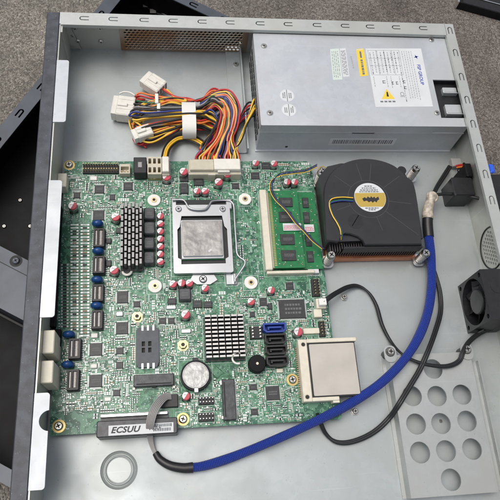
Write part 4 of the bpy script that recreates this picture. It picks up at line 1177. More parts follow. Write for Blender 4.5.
port(264.8, 333.6, 286.5, 343.8, 'black'); port(265.6, 345, 287.3, 354.6, 'black'); port(266.6, 355.8, 288.5, 366, 'black')
X0, X1, Y0, Y1 = pr(250, 326, 262.5, 338.5, 3); mb = MB(); mb.box(X0, X1, Y0, Y1, ZB, ZB+2.5, 0, c=0.3)
for i in range(2):
    for j in range(4):
        x = X0+(i*0.6+0.2)*(X1-X0); y = Y0+(j+0.5)*(Y1-Y0)/4; mb.cyl(x, y, ZB+2.5, ZB+4.5, 0.65, 8, 1)
part('pin_header', mb, [M['black'], M['white']])
q = at(257.3, 363.5, ZB+6); mb = MB(); mb.cyl(q.x, q.y, ZB, ZB+6.5, 6.6, 30, 0, c=0.6); mb.disc(q.x, q.y, ZB+6.54, 1.0, 14, 1); part('buzzer', mb, [M['blackmetal'], M['ivory']]); occ(q.x-6.6, q.x+6.6, q.y-6.6, q.y+6.6, .3)
q = at(238, 358, ZB+9); mb = MB(); mb.tube([(q.x+4.2*math.cos(R(a)), q.y+4.2*math.sin(R(a)), ZB+9) for a in range(60, 310, 25)], 0.8, 6); part('sink_clip', mb, M['white']); occ(q.x-3, q.x+3, q.y-3, q.y+3)
q = at(195.8, 375, ZB+5.5)
mb = MB(); mb.lathe(q.x, q.y, [(11.2, ZB), (11.2, ZB+4.2), (10.9, ZB+4.6), (10.4, ZB+4.6), (10.3, ZB+2)], 40, 0, cap=(False, False)); mb.disc(q.x, q.y, ZB+2.0, 10.3, 36, 0)
mb.box(q.x-2, q.x+2, q.y+11, q.y+13, ZB, ZB+4.5, 0); mb.box(q.x-1.6, q.x+1.6, q.y-12.6, q.y-9.2, ZB, ZB+5.9, 1, c=0.3)
part('battery_holder', mb, [M['black'], M['steel']]); occ(q.x-12, q.x+12, q.y-12, q.y+12, .4)
CC = thing('coin_battery', 'round silver coin battery in its black holder on the motherboard', 'battery', (q.x, q.y, ZB+2.1))
mb = MB(); mb.lathe(q.x, q.y, [(9.0, ZB+2.1), (10.0, ZB+2.4), (10.0, ZB+5.2), (9.6, ZB+5.5)], 44, 0); mb.ring(q.x, q.y, ZB+5.52, 8.9, 9.1, 44, 1)
mb.build('battery_cell', [M['cell'], M['ink']], CC)
# --- card slots
X0, X1, Y0, Y1 = pr(136, 327, 159, 367, 3)
w_ = X1-X0; h_ = Y1-Y0; mb = MB(); hs = [[(X0+w_*(.3+.28*i-.05), Y0+h_*b), (X0+w_*(.3+.28*i+.09), Y0+h_*b), (X0+w_*(.3+.28*i+.09), Y0+h_*(b+.12)), (X0+w_*(.3+.28*i-.05), Y0+h_*(b+.12))] for i in range(2) for b in (0.52, 0.36)]
mb.plate([(X0+1.5,Y0),(X1-1.5,Y0),(X1,Y0+4),(X1,Y1-2),(X1-2,Y1),(X0+2,Y1),(X0,Y1-2),(X0,Y0+4)], hs, ZB+0.8, ZB+2.6); mb.box(X0+.5, X1-.5, Y0+1, Y1-1, ZB, ZB+0.78, 2)
for i in range(3):
    x = X0+w_*(0.28+.24*i)
    mb.box(x-0.7, x+0.7, Y1-2.6, Y1+1.2, ZB+2.62, ZB+2.9, 1); mb.box(x-0.7, x+0.7, Y0-1.2, Y0+2.8, ZB+2.62, ZB+2.9, 1)
part('card_holder', mb, [M['holder'], M['silver'], M['slot_dark']])
def slot(x0, y0, x1, y1, vert, h=4.5):
    X0, X1, Y0, Y1 = pr(x0, y0, x1, y1, h); mb = MB(); mb.box(X0, X1, Y0, Y1, ZB+0.02, ZB+h, 0, c=0.5)
    if vert:
        mb.box(X0+1.2, X0+2.2, Y0+2, Y1-2, ZB+h, ZB+h+0.05, 1); n = int((Y1-Y0)/1.0)
        for k in range(n): mb.box(X1+0.02, X1+1.2, Y0+k*1.0+.2, Y0+k*1.0+.65, ZB+.05, ZB+.3, 2)
        mb.box(X0-1.2, X0-0.02, Y1-4, Y1-1, ZB, ZB+h+1, 3); mb.box(X0-1.2, X0-0.02, Y0+1, Y0+3, ZB, ZB+h, 3)
    else:
        mb.box(X0+2, X1-2, Y0+1.2, Y0+2.2, ZB+h, ZB+h+0.05, 1); n = int((X1-X0)/1.0)
        for k in range(n): mb.box(X0+k*1.0+.2, X0+k*1.0+.65, Y1+.02, Y1+1.2, ZB+.05, ZB+.3, 2)
        mb.box(X0-.8, X0+1, Y0-1.6, Y0-.02, ZB, ZB+2, 3); mb.box(X1-1, X1+.8, Y0-1.6, Y0-.02, ZB, ZB+2, 3); mb.box(X0+13, X0+16, Y0-.6, Y0-.02, ZB, ZB+h, 1)
    return part('card_slot', mb, [M['choke'], M['slot_dark'], M['pin'], M['white']])
slot(133.5, 374, 174, 386, False); slot(222.5, 379, 235.5, 420, True)
for c in ((198.6,396.6,214,404),(198.6,412.5,214,421)):
    X0, X1, Y0, Y1 = pr(*c, 4); mb = MB(); mb.box(X0, X1, Y0, Y1, ZB, ZB+2.4, 0, c=.2)
    for i in range(5):
        for j in range(2): x = X0+(i+.5)*(X1-X0)/5; y = Y0+(j+.5)*(Y1-Y0)/2; mb.box(x-.32, x+.32, y-.32, y+.32, ZB+2.4, ZB+7, 1)
    part('pin_header', mb, [M['black'], M['silver']])
for c, ny in (((312.5,278,320.5,295),6),((320,320,326,335.5),5)):
    X0, X1, Y0, Y1 = pr(*c, 5); mb = MB(); mb.box(X0, X1, Y0, Y1, ZB, ZB+2.4, 0, c=.2)
    for i in range(2):
        for j in range(ny): x = X0+(i+.5)*(X1-X0)/2; y = Y0+(j+.5)*(Y1-Y0)/ny; mb.box(x-.32, x+.32, y-.32, y+.32, ZB+2.4, ZB+7, 1)
    part('pin_header', mb, [M['black'], M['brass']])
block(303.5, 328, 319.5, 333.5, 3, 'ivory', 'ribbon_socket', .3); block(314, 309, 322, 317, 4, 'ivory', 'small_socket', .3); block(308, 267.8, 319, 273, 3, 'labelw', 'white_pad')
X0, X1, Y0, Y1 = pr(317, 297.5, 326.5, 307.5, 7); mb = MB(); mb.box(X0, X1, Y0, Y1, ZB, ZB+5, 0, c=.4); mb.box(X0+1.2, X1-1, Y0+1.2, Y1-1.2, ZB+5, ZB+8, 1, c=.4); part('fan_socket', mb, [M['ivory'], M['white']])
PLUG = ((X0+X1)/2, (Y0+Y1)/2)
# --- input/output ports along the left edge
def ioport(x0, y0, x1, y1, z0, h, m, name, xs=0):
    X0, X1, Y0, Y1 = rect(x0, y0, x1, y1, z0+h); occ(BXA, X1, Y0, Y1); mb = MB(); mb.box(BXA-3.0, X1, Y0, Y1, z0, z0+h, 0, c=.6); return part(name, mb, M[m])
ioport(45, 173, 66.4, 186.5, ZB, 11, 'ivory', 'audio_port'); 
ioport(40, 330, 54.3, 353.2, ZB, 27, 'ivory', 'network_port'); ioport(38, 360.5, 53, 383, ZB, 27, 'ivory', 'network_port')
mb = MB(); X0 = BXA-3; 
for y0, y1, d in ((-69, 30, 0.8), (-84,-71,5), (-104,-99,4)): mb.box(X0, BXA+d, y0, y1, ZB, ZB+6, 0, c=.4); occ(BXA, BXA+d, y0, y1)
part('port_block', mb, M['blackmetal'])
# --- transformers and blue disc capacitors
tf = [(93,228,105,247),(92.3,255.6,105,273.5),(91.6,284,103.8,301.5),(91,309.8,103,329),(68,338,81,359),(66.4,369,79.2,390.5)]
bd_ = [(97.6,223.5),(98,251),(97,279.6),(96.4,305.5),(68.6,334.4),(67.5,364.5)]
for c in tf:
    X0, X1, Y0, Y1 = pr(*c, 6); mb = MB(); mb.box(X0, X1, Y0, Y1, ZB+.5, ZB+5.2, 0, c=.7)
    mb.plate(rrect(X0+.4, X1-.4, Y0+.4, Y1-.4, .8), [[(X0+1.5,Y0+1.7),(X0+3.4,Y0+1.7),(X0+3.4,Y1-1.7),(X0+1.5,Y1-1.7)], [(X0+4.3,Y0+1.7),(X1-1.6,Y0+1.7),(X1-1.6,Y1-1.7),(X0+4.3,Y1-1.7)]], ZB+5.3, ZB+6.4)
    for k in range(2):
        a, b = (X0+1.8, X0+3.1) if k == 0 else (X0+4.7, X1-2.0)
        mb.box(a, b, Y0+2.0, Y1-2.0, ZB+5.22, ZB+5.6, 1); mb.box((a+b)/2-.12, (a+b)/2+.12, Y0+2.2, Y1-2.2, ZB+5.61, ZB+5.7, 2)
    n = 8
    for j in range(n):
        y = Y0+1+j*(Y1-Y0-2)/n
        mb.box(X0-1.3, X0-.02, y, y+.6, ZB+.05, ZB+.4, 2); mb.box(X1+.02, X1+1.3, y, y+.6, ZB+.05, ZB+.4, 2)
    part('transformer', mb, [M['black'], M['xfwin'], M['pin']])
for px, py in bd_:
    q = at(px, py, ZB+5); mb = MB(); n = 24; rs = []
    for y_, k in ((-2.3,.35),(-1.9,.75),(-1,.97),(0,1.03),(1,.97),(1.9,.75),(2.3,.35)):
        rs.append([(q.x+4.4*k*math.cos(2*math.pi*i/n), q.y+y_*1.1, ZB+4.6+4.2*k*math.sin(2*math.pi*i/n)) for i in range(n)])
    mb.rings(rs, 0, smooth=True); part('disc_capacitor', mb, M['blue']); occ(q.x-4.4, q.x+4.4, q.y-2.6, q.y+2.6, .2)
# --- labelled expansion slot at the near edge
e0, e1 = at(96.5, 429, ZB+8), at(177.5, 427.5, ZB+8)
ys0, ys1 = at(120, 436.5, ZB+8).y, at(120, 420, ZB+8).y
mb = MB(); mb.box(e0.x, e1.x, ys0, ys1, ZB-7.5, ZB+8, 0, c=.6); occ(e0.x, e1.x, ys0, ys1+1); XS = part('expansion_slot', mb, M['choke'])
lx0, lx1 = at(108.5, 430, ZB+8.1).x, at(173.5, 430, ZB+8.1).x
ly0, ly1 = at(140, 434, ZB+8.1).y, at(140, 424, ZB+8.1).y
mb = MB(); mb.box(lx0, lx1, ly0, ly1, ZB+8.02, ZB+8.12, 0)
hh = ly1-ly0
mb.text('ECSUU', hh*.84, lambda x, y: (lx0+1.5+x*1.08, (ly0+ly1)/2+y, ZB+8.15), 1, bold=.2, shear=.3, align='LEFT', space=1.05)
mb.text('WAF', hh*.62, lambda x, y: (lx0+27+x, (ly0+ly1)/2+y, ZB+8.15), 1, bold=.05, align='LEFT')
for k in range(2):
    x = lx1-14
    while x < lx1-1.5: d = random.uniform(.5, 1.1); mb.box(x, x+d, ly0+1.2+k*2.9, ly0+3.3+k*2.9, ZB+8.12, ZB+8.16, 2); x += d+.35
mb.build('slot_label', [M['labelw'], M['inkblack'], M['ink']], XS)
a = rect(100, 412.5, 168, 416, ZB+5); occ(*a); mb = MB(); mb.box(a[0], a[1], a[2], a[3], ZB+.1, ZB+4.5, 0, c=.4); mb.box(a[0]+.1, a[1], a[2]-4, a[2]-.02, ZB+.1, ZB+2, 1); part('slot_rail', mb, [M['silver'], M['choke']])
# --- black header where the grey ribbon ends
X0, X1, Y0, Y1 = pr(160, 394, 178, 407, 5); mb = MB(); mb.box(X0, X1, Y0, Y1, ZB, ZB+4, 0, c=.4)
part('ribbon_header', mb, [M['black']])
# --- compact card reader with its card
cz = ZB+7
mb = MB()
def c5(x, y, z): p = at(x, y, z); return (p.x, p.y)
cr = rect(300.5, 339.5, 311, 402, cz)
mb.box(cr[0], cr[1]-1.2, cr[2], cr[3], ZB+.1, cz+1, 0, c=.5)
mb.box(cr[1]-1.2, at(356, 339, cz).x, cr[3]-2.8, cr[3]+0.2, ZB+.1, cz+1, 0, c=.4)
mb.box(cr[1]-1.2, at(339.5, 400, cz).x, cr[2], cr[2]+2.8, ZB+.1, cz+1, 0, c=.4)
mb.box(at(333, 400, cz).x, at(339.5, 400, cz).x, cr[2]-1.6, cr[2]-.02, ZB+.1, cz, 0)
for py in (344.5, 397): q = at(303.2 if py < 350 else 307.4, py, cz+1); mb.cyl(q.x, q.y, cz+1, cz+1.05, 1.5, 14, 1); mb.ring(q.x, q.y, cz+1.06, 1.5, 2.0, 14, 2)
for k in range(25): y = cr[2]+4+k*(cr[3]-cr[2]-8)/25; mb.box(cr[0]-1.4, cr[0]-.02, y, y+.8, ZB+.05, ZB+1.5, 3)
part('card_reader', mb, [M['ivory'], M['slot_dark'], M['cream'], M['smdtan']]); occ(cr[0]-1.4, 100, cr[2], cr[3])
FC = thing('memory_card', 'flat grey metal memory card pushed into the ivory reader on the motherboard', 'memory card', ((cr[1]+20), (cr[2]+cr[3])/2, ZB+3))
kx = [at(354.5, 345, cz).x, at(361.5, 392, cz).x]; x1c = sum(kx)/2
mb = MB(); mb.box(cr[1]-1.1, x1c, cr[2]+2.9, cr[3]-2.9, ZB+2.5, cz-.6, 1); mb.build('card_edge', [M['black'], M['black']], FC)
mb = MB(); mb.prism(rrect(cr[1]+.4, x1c-.8, cr[2]+3.9, cr[3]-3.9, .8), cz-.58, cz+.1); mb.build('card_cover', M['card'], FC)

# --- hundreds of small parts, pads, traces and silkscreen
TR = MB(); SK = MB(); SM = MB(); BIG = []
rr = random.Random(11)
def inb(x, y, m=1.0): return BXA+0.6 < x < BXB-m and BYA+m < y < BYB-m
def smd(x, y, L, Wd, vert, kind):
    """two terminal part: ends of solder, body by kind"""
    h = {0: .45, 1: .5, 2: .7, 3: .35}[kind]; e = L*.24; mt = {0: 1, 1: 2, 2: 3, 3: 4}[kind]
    def bx(mb, a0, a1, b, z1, m):
        if vert: mb.box(x-b, x+b, y+a0, y+a1, ZB+.02, ZB+z1, m)
        else: mb.box(x+a0, x+a1, y-b, y+b, ZB+.02, ZB+z1, m)
    mb = MB()
    bx(mb, -L/2, -L/2+e, Wd/2, h, 0); bx(mb, L/2-e, L/2, Wd/2, h, 0); bx(mb, -L/2+e, L/2-e, Wd/2*.94, h+.02, mt)
    return mb
SMATS = [M['pin'], M['smdblk'], M['smdtan'], M['smdgry'], M['silk']]
def place(x, y, L, Wd, vert, kind):
    hx, hy = (Wd/2, L/2) if vert else (L/2, Wd/2)
    if not inb(x-hx, y-hy) or not inb(x+hx, y+hy) or not free(x-hx-.15, x+hx+.15, y-hy-.15, y+hy+.15): return False
    OCC.append((x-hx-.1, x+hx+.1, y-hy-.1, y+hy+.1))
    BIG.append((L*Wd, smd(x, y, L, Wd, vert, kind))); return True
# regular resistor columns behind the left ports
for k in range(37):
    for px0, px1 in ((61,68.6),(70.6,78.6),(80.6,89.5)):
        py = 225+k*3.08
        if px1 < 70 and k > 33: continue
        a, b = at(px0, py, ZB), at(px1, py, ZB)
        place((a.x+b.x)/2, a.y, (b.x-a.x)*.98, 1.25, False, 0 if px0 < 70 else rr.choice((1,0,3,3)))
for k in range(40):
    for px in (57.6, 59.3):
        q = at(px, 222+k*2.9, ZB); place(q.x, q.y, 1.2, 0.9, False, 3)
# zones (photograph px boxes) and how dense they are
zones = [((60,172,182,215),285),((104,205,122,300),114),((60,335,136,412),399),((104,268,180,330),285),((157,320,207,395),247),((176,380,300,425),361),((236,290,330,345),266),
         ((232,340,302,400),285),((246,155,330,188),171),((186,160,260,200),114),((176,293,260,314),80),((236,205,262,285),30),((62,405,100,412),8)]
for (x0, y0, x1, y1), n in zones:
    for _ in range(n):
        px, py = rr.uniform(x0, x1), rr.uniform(y0, y1); q = at(px, py, ZB)
        vert = rr.random() < .5; L, Wd = rr.choice(((1.1,.6),(1.1,.6),(1.7,.9),(1.7,.9),(2.1,1.3),(2.6,1.5)))
        kind = rr.choice((0,0,0,1,1,2,3)); cnt = rr.choice((1,1,2,3,4,6)); stepd = Wd+rr.choice((.35,.6))
        for c in range(cnt):
            x, y = (q.x+c*stepd, q.y) if vert else (q.x, q.y-c*stepd)
            place(x, y, L, Wd, vert, kind)
BIG.sort(key=lambda t: -t[0])
for a_, m_ in BIG[:100]: m_.build('small_resistor', SMATS, MO)
for a_, m_ in BIG[100:]: SM.add(m_.v, [], 0); n0 = len(SM.v)-len(m_.v); SM.f += [[n0+k for k in f] for f in m_.f]; SM.m += m_.m; SM.sm += m_.sm
SM.build('small_parts', SMATS, MO)['kind'] = 'stuff'
# silkscreen frames and tiny lettering strokes
def line(mb, xa, ya, xb, yb, wd, z, m=0):
    d = Vector((xb-xa, yb-ya)); 
    if d.length < 1e-6: return
    d.normalize(); nx_, ny_ = -d.y*wd/2, d.x*wd/2
    mb.add([(xa+nx_,ya+ny_,z),(xa-nx_,ya-ny_,z),(xb-nx_,yb-ny_,z),(xb+nx_,yb+ny_,z)], [(0,1,2,3)], m)
for (a, b, c, d) in OCC[:150]:
    if b-a > 3 and d-c > 3 and rr.random() < .75 and a > BXA+1 and b < BXB-1 and c > BYA+.5 and d < BYB-.5:
        for L_ in ((a,c,b,c),(b,c,b,d),(b,d,a,d),(a,d,a,c)): line(SK, *L_, .28, ZS)
def glyphs(x, y, h, n, vert):
    for k in range(n):
        for s_ in range(3):
            ux, uy = (k*h*.75, 0)
            seg = rr.choice(((0,0,0,h),(h*.45,0,h*.45,h),(0,h,h*.45,h),(0,0,h*.45,0),(0,h/2,h*.45,h/2),(0,0,h*.45,h)))
            p = [(seg[0]+ux, seg[1]), (seg[2]+ux, seg[3])]
            if vert: p = [(-v, u) for u, v in p]
            line(SK, x+p[0][0], y+p[0][1], x+p[1][0], y+p[1][1], .2, ZS)
for (x0, y0, x1, y1), n in zones:
    for _ in range(int(n*.9)):
        q = at(rr.uniform(x0, x1), rr.uniform(y0, y1), ZB); k = rr.choice((2,3,3,4)); v = rr.random() < .4; h = rr.choice((.9,1.1,1.3))
        Lg = k*h*.75
        bb = (q.x-h, q.x, q.y, q.y+Lg) if v else (q.x, q.x+Lg, q.y, q.y+h)
        if inb(bb[0], bb[2]) and inb(bb[1], bb[3]) and free(*bb): glyphs(q.x, q.y, h, k, v); OCC.append(bb)
# bare pads and via rings
PD = MB()
for (x0, y0, x1, y1), n in zones:
    for _ in range(int(n*1.5)):
        q = at(rr.uniform(x0, x1), rr.uniform(y0, y1), ZB); k = rr.choice((1,2,2,3,5)); v = rr.random() < .5; a, b = rr.choice(((.5,.9),(.8,.8),(.4,1.2),(1.0,1.3)))
        for c in range(k):
            x, y = (q.x+c*(a+.4), q.y) if v else (q.x, q.y+c*(a+.4))
            w2, h2 = (a, b) if v else (b, a)
            if inb(x, y) and inb(x+w2, y+h2) and free(x, x+w2, y, y+h2): PD.add([(x,y,ZS),(x+w2,y,ZS),(x+w2,y+h2,ZS),(x,y+h2,ZS)], [(0,1,2,3)]); OCC.append((x,x+w2,y,y+h2))
PD.build('solder_pads', M['pin'], MO)['kind'] = 'stuff'
SK.build('silkscreen', M['silk'], MO)['kind'] = 'stuff'
VI = MB()
for _ in range(1500):
    x, y = rr.uniform(BXA+2, BXB-1), rr.uniform(BYA+1, BYB-1); VI.ring(x, y, ZB+.024, .16, .38, 8)
VI.build('vias', M['trace'], MO)['kind'] = 'stuff'
# copper traces: bundles that run straight and turn by 45 degrees
for _ in range(420):
    x, y = rr.uniform(BXA+3, BXB-3), rr.uniform(BYA+3, BYB-3); d = rr.choice(range(8)); n = rr.choice((2,3,4,6)); pts = [(x, y)]
    for k in range(rr.choice((2,3,4))):
        L_ = rr.uniform(4, 22); x += L_*math.cos(d*math.pi/4); y += L_*math.sin(d*math.pi/4); pts.append((x, y)); d += rr.choice((-1,1))
    for j in range(n):
        o2 = j*.62
        for (xa, ya), (xb, yb) in zip(pts, pts[1:]):
            dd = Vector((xb-xa, yb-ya)).normalized(); ox, oy = -dd.y*o2, dd.x*o2
            xa2, ya2, xb2, yb2 = xa+ox, ya+oy, xb+ox, yb+oy
            if all(inb(*p_, 1.5) for p_ in ((xa2,ya2),(xb2,yb2))): line(TR, xa2, ya2, xb2, yb2, .24, ZB+.012)
for px, py in ((154,200),(155,286),(245,199),(251,282.5)):
    q = at(px, py, ZB)
    for a_ in (45, 135, 225, 315):
        for s_ in (-.7, 0, .7):
            c, s2 = math.cos(R(a_)), math.sin(R(a_)); line(TR, q.x+c*5-s2*s_, q.y+s2*5+c*s_, q.x+c*14-s2*s_, q.y+s2*14+c*s_, .3, ZB+.014)
TR.build('copper_traces', M['trace'], MO)['kind'] = 'stuff'

# ================================================================== cables
q0 = at(428, 232, 12)
BCB = thing('sleeved_cable', 'thick blue braided cable with black and tan ends, sweeping past the blower cooler', 'cable', (q0.x, q0.y, 0))
path = [(427.5,224,14),(428.5,236,13),(431,258,10),(431.5,285,8),(428,311,8),(418.5,337,15),(403,361,18),(379,384.5,17),(349,404,11),(311,423.5,13),(272,441,9),(231,457.5,5.6),(203,466,5.2),(184,468,5.2)]
bp = [tuple(at(x, y, z)) for x, y, z in path]
mb = MB(); mb.tube(bp, lambda t: 3.85-.75*t+.12*math.sin(t*23)+.08*math.sin(t*51+1)+.2*max(0,1-t*7), 22, 0, sub=10); mb.build('braided_sleeve', M['braid'], BCB)
pb = [tuple(at(x, y, z)) for x, y, z in ((193,467.5,5.2),(183,468,5.2),(170,465.5,5),(160,459.5,4.2),(155.5,453,3.4))]
mb = MB(); mb.tube(pb, lambda t: 3.7-1.3*t, 18, 0, sub=6); mb.build('shrink_tube', M['sleeveblack'], BCB); mb = MB(); pb = [tuple(at(x, y, z)) for x, y, z in ((428.6,237,13),(427.5,224,14),(427.8,214,15))]; mb.tube(pb, 4.45, 18, 0); mb.build('shrink_tube', M['sleeveblack'], BCB)
pb = [tuple(at(x, y, z)) for x, y, z in ((427.6,219,14.6),(428,209,15.5),(430.5,200,16.5),(432.5,194,17))]
mb = MB(); mb.tube(pb, lambda t: 4.7+0.4*math.sin(t*9)-0.8*t, 18, 0, sub=6); mb.torus((*tuple(at(432,197,17))[:2], 17.4), 4.2, 1.3, 20, 8); mb.build('tan_wrap', M['grommet'], BCB)
for k in range(6):
    o_ = k-2.5
    pts = [(157,456.5,3.2,.5),(152.5,447,4,.8),(150,436,8,1.2),(150,425,19,1.7),(153.5,411,22,1.9),(160,401,19,1.9),(166,396.5,15,1.6),(171,396.5,12.6,1.3)]
    P_ = [Vector(at(x, y, z)) for x, y, z, s_ in pts]; Q = []
    for i, p in enumerate(P_):
        t = (P_[min(i+1,7)]-P_[max(i-1,0)]); t.z = 0; t.normalize(); Q.append(tuple(p+Vector((-t.y, t.x, 0))*o_*pts[i][3]*-.55))
    mb = MB(); mb.tube(Q, .52, 7, 0); mb.build('ribbon_wire', M['ribbon'], BCB)
for i, ps in enumerate((((432,196,17),(436,187,14),(442,177,10),(449,166,7)), ((433.5,197,17),(437.5,188,14),(444,178,10),(451,167,7)), ((433,195,17.5),(448,194,16),(464,195.5,17),(479,198.5,20)))):
    mb = MB(); mb.tube([tuple(at(*p)) for p in ps], 1.2 if i < 2 else 1.5, 8); mb.build('lead', M['wireblack'], BCB)
# black fan cable from the white plug
q0 = at(362, 289, 3)
BK = thing('fan_cable', 'thin black cable running from the white plug on the board to the small case fan', 'cable', (q0.x, q0.y, 0))
pts = [(323.5,302,16),(330,297,15),(337,292.5,11),(348,287,6),(358,286,3),(368,292,2.5),(376,305,2.2),(382,325,2.2),(391,342,3),(402,354,13),(416,361.5,14.5),(432,365.5,14.5),(448,366,14),(459,361,13.5),(463,352,14),(468,343,12),(477,335,8),(488,329.5,7),(508,325,8)]
mb = MB()
for k in range(3): mb.tube([tuple(at(x+k*1.1-1, y+(k-1)*.9, z+(0.7 if k == 1 else 0))) for x, y, z in pts], .95, 8, 0)
mb.build('wire', M['wireblack'], BK)
mb = MB(); mb.box(PLUG[0]-2.6, PLUG[0]+3.4, PLUG[1]-2.8, PLUG[1]+2.8, ZB+8.02, ZB+9.5, 0, c=.4); mb.build('plug', M['white'], BK)
q0 = at(380, 428, 3)
BK2 = thing('black_cable', 'black cable looping out from under the blue braided cable across the drive bracket corner', 'cable', (q0.x, q0.y, 0))
pts = [(318,414,10),(321,424,7),(326,434,3),(335,441.5,2.4),(348,442.5,2.4),(364,437.5,2.4),(378,429,2.6),(390,417,5),(399,404,14),(410,386,14.5),(420,369,14.5),(428,351,15),(435,332,10),(440.5,312,4),(440,293,3),(436,277,3),(431,262,3),(427,246,3)]
mb = MB()
for k in range(2): mb.tube([tuple(at(x+k*1.7-.8, y+(k-.5)*1.4, z+.1)) for x, y, z in pts], 1.3, 8, 0)
mb.build('wire', M['wireblack'], BK2)

# ================================================================== power cable harness
q0 = at(190, 112, 0)
HA = thing('power_harness', 'bundle of coloured power wires with cream plugs, tied with a white band behind the motherboard', 'cable bundle', (q0.x, q0.y, 0))
rh = random.Random(5)
def hz(px, py, z): return tuple(at(110+px/3.125, 50+py/3.125, z))
def wire(cols, pts, r=.86):
    mb = MB(); mb.tube([hz(*p) for p in pts], r, 8, 0, sub=7); mb.build('wire', M['w'+cols], HA)
# strands of the bundle: left fold, under the band, right fold
cols = 'rorkgkekbykyykroyrkr'
n = len(cols)
for i, c in enumerate(cols):
    t = i/(n-1); j = rh.uniform
    yb = 150+92*t                      # at the band
    yl = 132+160*t if i % 3 else 150+110*t
    z = 6+10*math.sin(math.pi*t)+j(-2, 2)
    xl = 62+14*abs(t-.45)*2+j(-3, 8)
    yf = yb+j(-8, 8)
    pts = [(xl+30, yl+10+j(-6, 6), z-3), (xl, yl+(16 if t < .5 else -16)*.4, z-2), (xl+14, yl-(6 if t < .6 else -4), z), (xl+60, (yl+yb)/2+j(-5, 5), z+2), (235, yb, z+3), (280, yf+j(-5, 5), z+3)]
    # right end: either fold back up or dive towards the board plug
    if i < 8:
        pts += [(318, 125+i*5+j(-3, 3), z+5), (342, 128+i*6, z+4), (350, 150+i*5, z+2), (335, 176+i*4, z), (300, 198+i*4, max(3, z-4)), (262, 208+i*3, 4)]
    else:
        k = i-8
        pts += [(315, yb+6+j(-8, 10), z+1), (335, 215+k*4, z), (322-k*1.5, 250+k*3, z), (300+j(-6, 6)-k*2, 290+k*2, z-1), (272+k*6, 328, 13), (266+k*7.5, 350, 14)]
    wire(c, pts)
# sweeping wires from the fold and the supply to the board plug, spread over its whole width
for k, c in enumerate('rkycrogrycbkpcrybykr'):
    j = lambda: rh.uniform(-4.2, 4.2)
    m_ = k/19; e_ = 268+k*7.2
    wire(c, [(282, 214-58*m_+j(), 9+j()), (304+10*m_, 196-58*m_+j(), 14), (322+26*m_+j(), 178-52*m_+j(), 17), (338+42*m_+j(), 184-50*m_+j(), 18), (346+56*m_+j(), 206-28*m_, 18), (342+58*m_+j(), 240-8*m_, 16), (326+62*m_+j(), 276, 15), (e_*.6+.4*(326+62*m_)+j(), 312, 14), (e_+j(), 334, 14), (e_, 352, 14)], .86)
for k, c in enumerate('gkbrykogk'):
    o_ = k*3.6
    wire(c, [(300+k*3, 200+k*3, 8), (320+o_*.5, 196+o_*.8, 12), (330+k*2, 224+o_*.5, 12), (312+k*3, 268+k*2, 11), (286+k*7, 314, 11), (270+k*10, 352, 11)], .86)
for k, c in enumerate('krkprk'):
    o_ = k*5
    wire(c, [(454, 165+o_*1.5, 8+k*.6), (432, 165+o_*2.0, 8), (416-o_*.2, 190+o_*1.4, 9), (405-o_*.5, 225+o_*1.0, 9), (394-o_*.9, 262+o_*.5, 9), (388-o_*1.3, 300, 10), (392-o_*1.8, 330, 11), (398-o_*2.4, 352, 12)], .86)
for k, c in enumerate('ykyyk'):
    wire(c, [(456, 150+k*9, 15), (447, 160+k*10, 18), (436-k*2, 200+k*8, 18), (420-k, 244+k*6, 16), (404, 280+k*3, 15), (396-k*2, 312, 14), (400-k*5, 334, 14), (402-k*6, 352, 14)], .86)
for k, c in enumerate('kyyk'):
    o_ = k*6
    wire(c, [(160+o_, 352, 16), (163+o_, 330, 15), (170+o_*.9, 306+o_*.3, 11), (186+o_*.7, 284+o_*.7, 7), (212+o_*.4, 268+o_*.9, 5), (250, 266+o_, 5), (285-o_*.3, 280+o_, 6), (318-o_, 312+o_*.4, 9)], .85)
for k, c in enumerate('yoryk'):
    wire(c, [(128, 252+k*4, 9), (160, 238+k*5, 11), (200, 222+k*6, 12), (240, 212+k*5, 13), (285, 222+k*5, 11), (325, 240+k*5, 8)], .85)
for k, c in enumerate('rryok'):
    wire(c, [(78+k*3, 255-k*3, 5), (74+k*6, 282-k*2, 4), (100+k*5, 296-k*4, 4), (150, 282-k*6, 6), (200, 258-k*6, 8), (240, 242-k*5, 10)], .85)
for k, c in enumerate('roy'):
    wire(c, [(150+k*14, 112+k*6, 10), (178+k*8, 132+k*4, 11), (205, 146+k*3, 12), (240, 152+k*3, 14)], .85)
for k, c in enumerate('ykyrkyyokyrk'):
    j = lambda a=5: rh.uniform(-a, a)
    o_ = (k-5.5)*2.6
    wire(c, [(240, 158+k*2+j(), 13), (190, 160+o_*.5+j(), 14+j(2)), (140, 170+o_+j(), 13), (98+j(), 186+o_+j(), 11), (66+k*1.8+j(4), 214+j(8), 8), (64+k*2+j(4), 246+j(8), 7), (88+k+j(), 272-o_*.4+j(4), 8), (130, 276-o_+j(), 9+j(2)), (185, 256-o_*.8+j(), 10), (240, 238-k*2+j(4), 10)], .86)
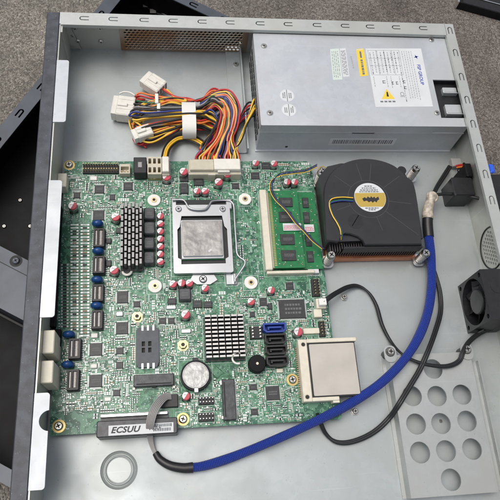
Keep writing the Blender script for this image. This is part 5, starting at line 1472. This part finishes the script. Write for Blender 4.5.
# white band and small ties
bx = rect(182, 97, 196, 129.5, 22)
mb = MB(); rs = []
cx_, cy_ = (bx[0]+bx[1])/2, (bx[2]+bx[3])/2; ry = (bx[3]-bx[2])/2
for x in (bx[0], bx[1]):
    row = []
    for k in range(28):
        a = 2*math.pi*k/28; row.append((x, cy_+ry*1.0*(abs(math.cos(a))**.7)*(1 if math.cos(a) > 0 else -1), 11+9.6*(abs(math.sin(a))**.7)*(1 if math.sin(a) > 0 else -1)))
    rs.append(row)
mb.rings(rs, 0, cap=(False, False), smooth=True); mb.build('white_band', M['white'], HA)
for px, py, z in ((146,150,19),(152,180,18)):
    q = Vector(hz(px, py, z)); mb = MB(); mb.box(q.x-1.5, q.x+1.5, q.y-5, q.y+5, q.z-2, q.z, 0, c=.4); mb.build('cable_tie', M['white'], HA)
mb = MB(); mb.tube([hz(30,136,8), hz(44,131,9), hz(62,133,10), hz(78,142,12)], .8, 6); mb.build('cable_tie', M['white'], HA)
# loose cream plugs
def plug(c0, ang, L, Wd, H, z, nx, name='plug', m='connbeige'):
    """block lying along ang with nx cells across, at px c0"""
    q = at(*c0, z+H); c, s_ = math.cos(R(ang)), math.sin(R(ang))
    tmp = MB(); tmp.box(-L/2, L/2*.55, -Wd/2, Wd/2, 0, H, 0, c=.5); tmp.box(L/2*.55, L/2, -Wd/2+.5, Wd/2-.5, .5, H-.5, 0, c=.3)
    for k in range(nx):
        y = -Wd/2+(k+.5)*Wd/nx
        tmp.box(-L/2+1, L/2*.5, y-Wd/nx*.32, y+Wd/nx*.32, H, H+.35, 0)
        tmp.box(-L/2-.04, -L/2-.01, y-Wd/nx*.25, y+Wd/nx*.25, 1, H-1, 1)
    tmp.box(-L*.2, L*.25, -1.5, 1.5, H+.36, H+1.6, 0, c=.3)
    tmp.v = [(q.x+x*c-y*s_, q.y+x*s_+y*c, z+zz) for x, y, zz in tmp.v]
    return tmp.build(name, [M[m], M['ink']], HA)
plug((123,105), 172, 19, 20, 11, 3, 4)
plug((153,81), 142, 20, 15, 9, 5, 4)
plug((142,131), 202, 17, 11, 8, 8, 3)
# the plug seated on the board socket
q0, q1 = at(211, 166, ZB+14), at(229, 166, ZB+14)
mb = MB()
mb.box(r24[0]+1, r24[0]+21, r24[2]+2.8, r24[3]-1.0, ZB+9.05, ZB+12, 0, c=.5); mb.build('board_plug', M['cream'], HA)
mb = MB(); mb.box(r24[0]+21.1, r24[1]-1, r24[2]+2.6, r24[3]-1.0, ZB+9.05, ZB+13, 0, c=.5); mb.box(r24[0]+24, r24[0]+34, r24[2]+.6, r24[2]+2.5, ZB+9.05, ZB+12, 0, c=.4)
mb.build('board_plug', M['connbeige'], HA)
mb = MB(); mb.box(r4[0]+12, r4[1]-.5, r4[2]+1.2, r4[3]-1, ZB+9.02, ZB+13, 0, c=.5); mb.build('board_plug', M['connbeige'], HA)
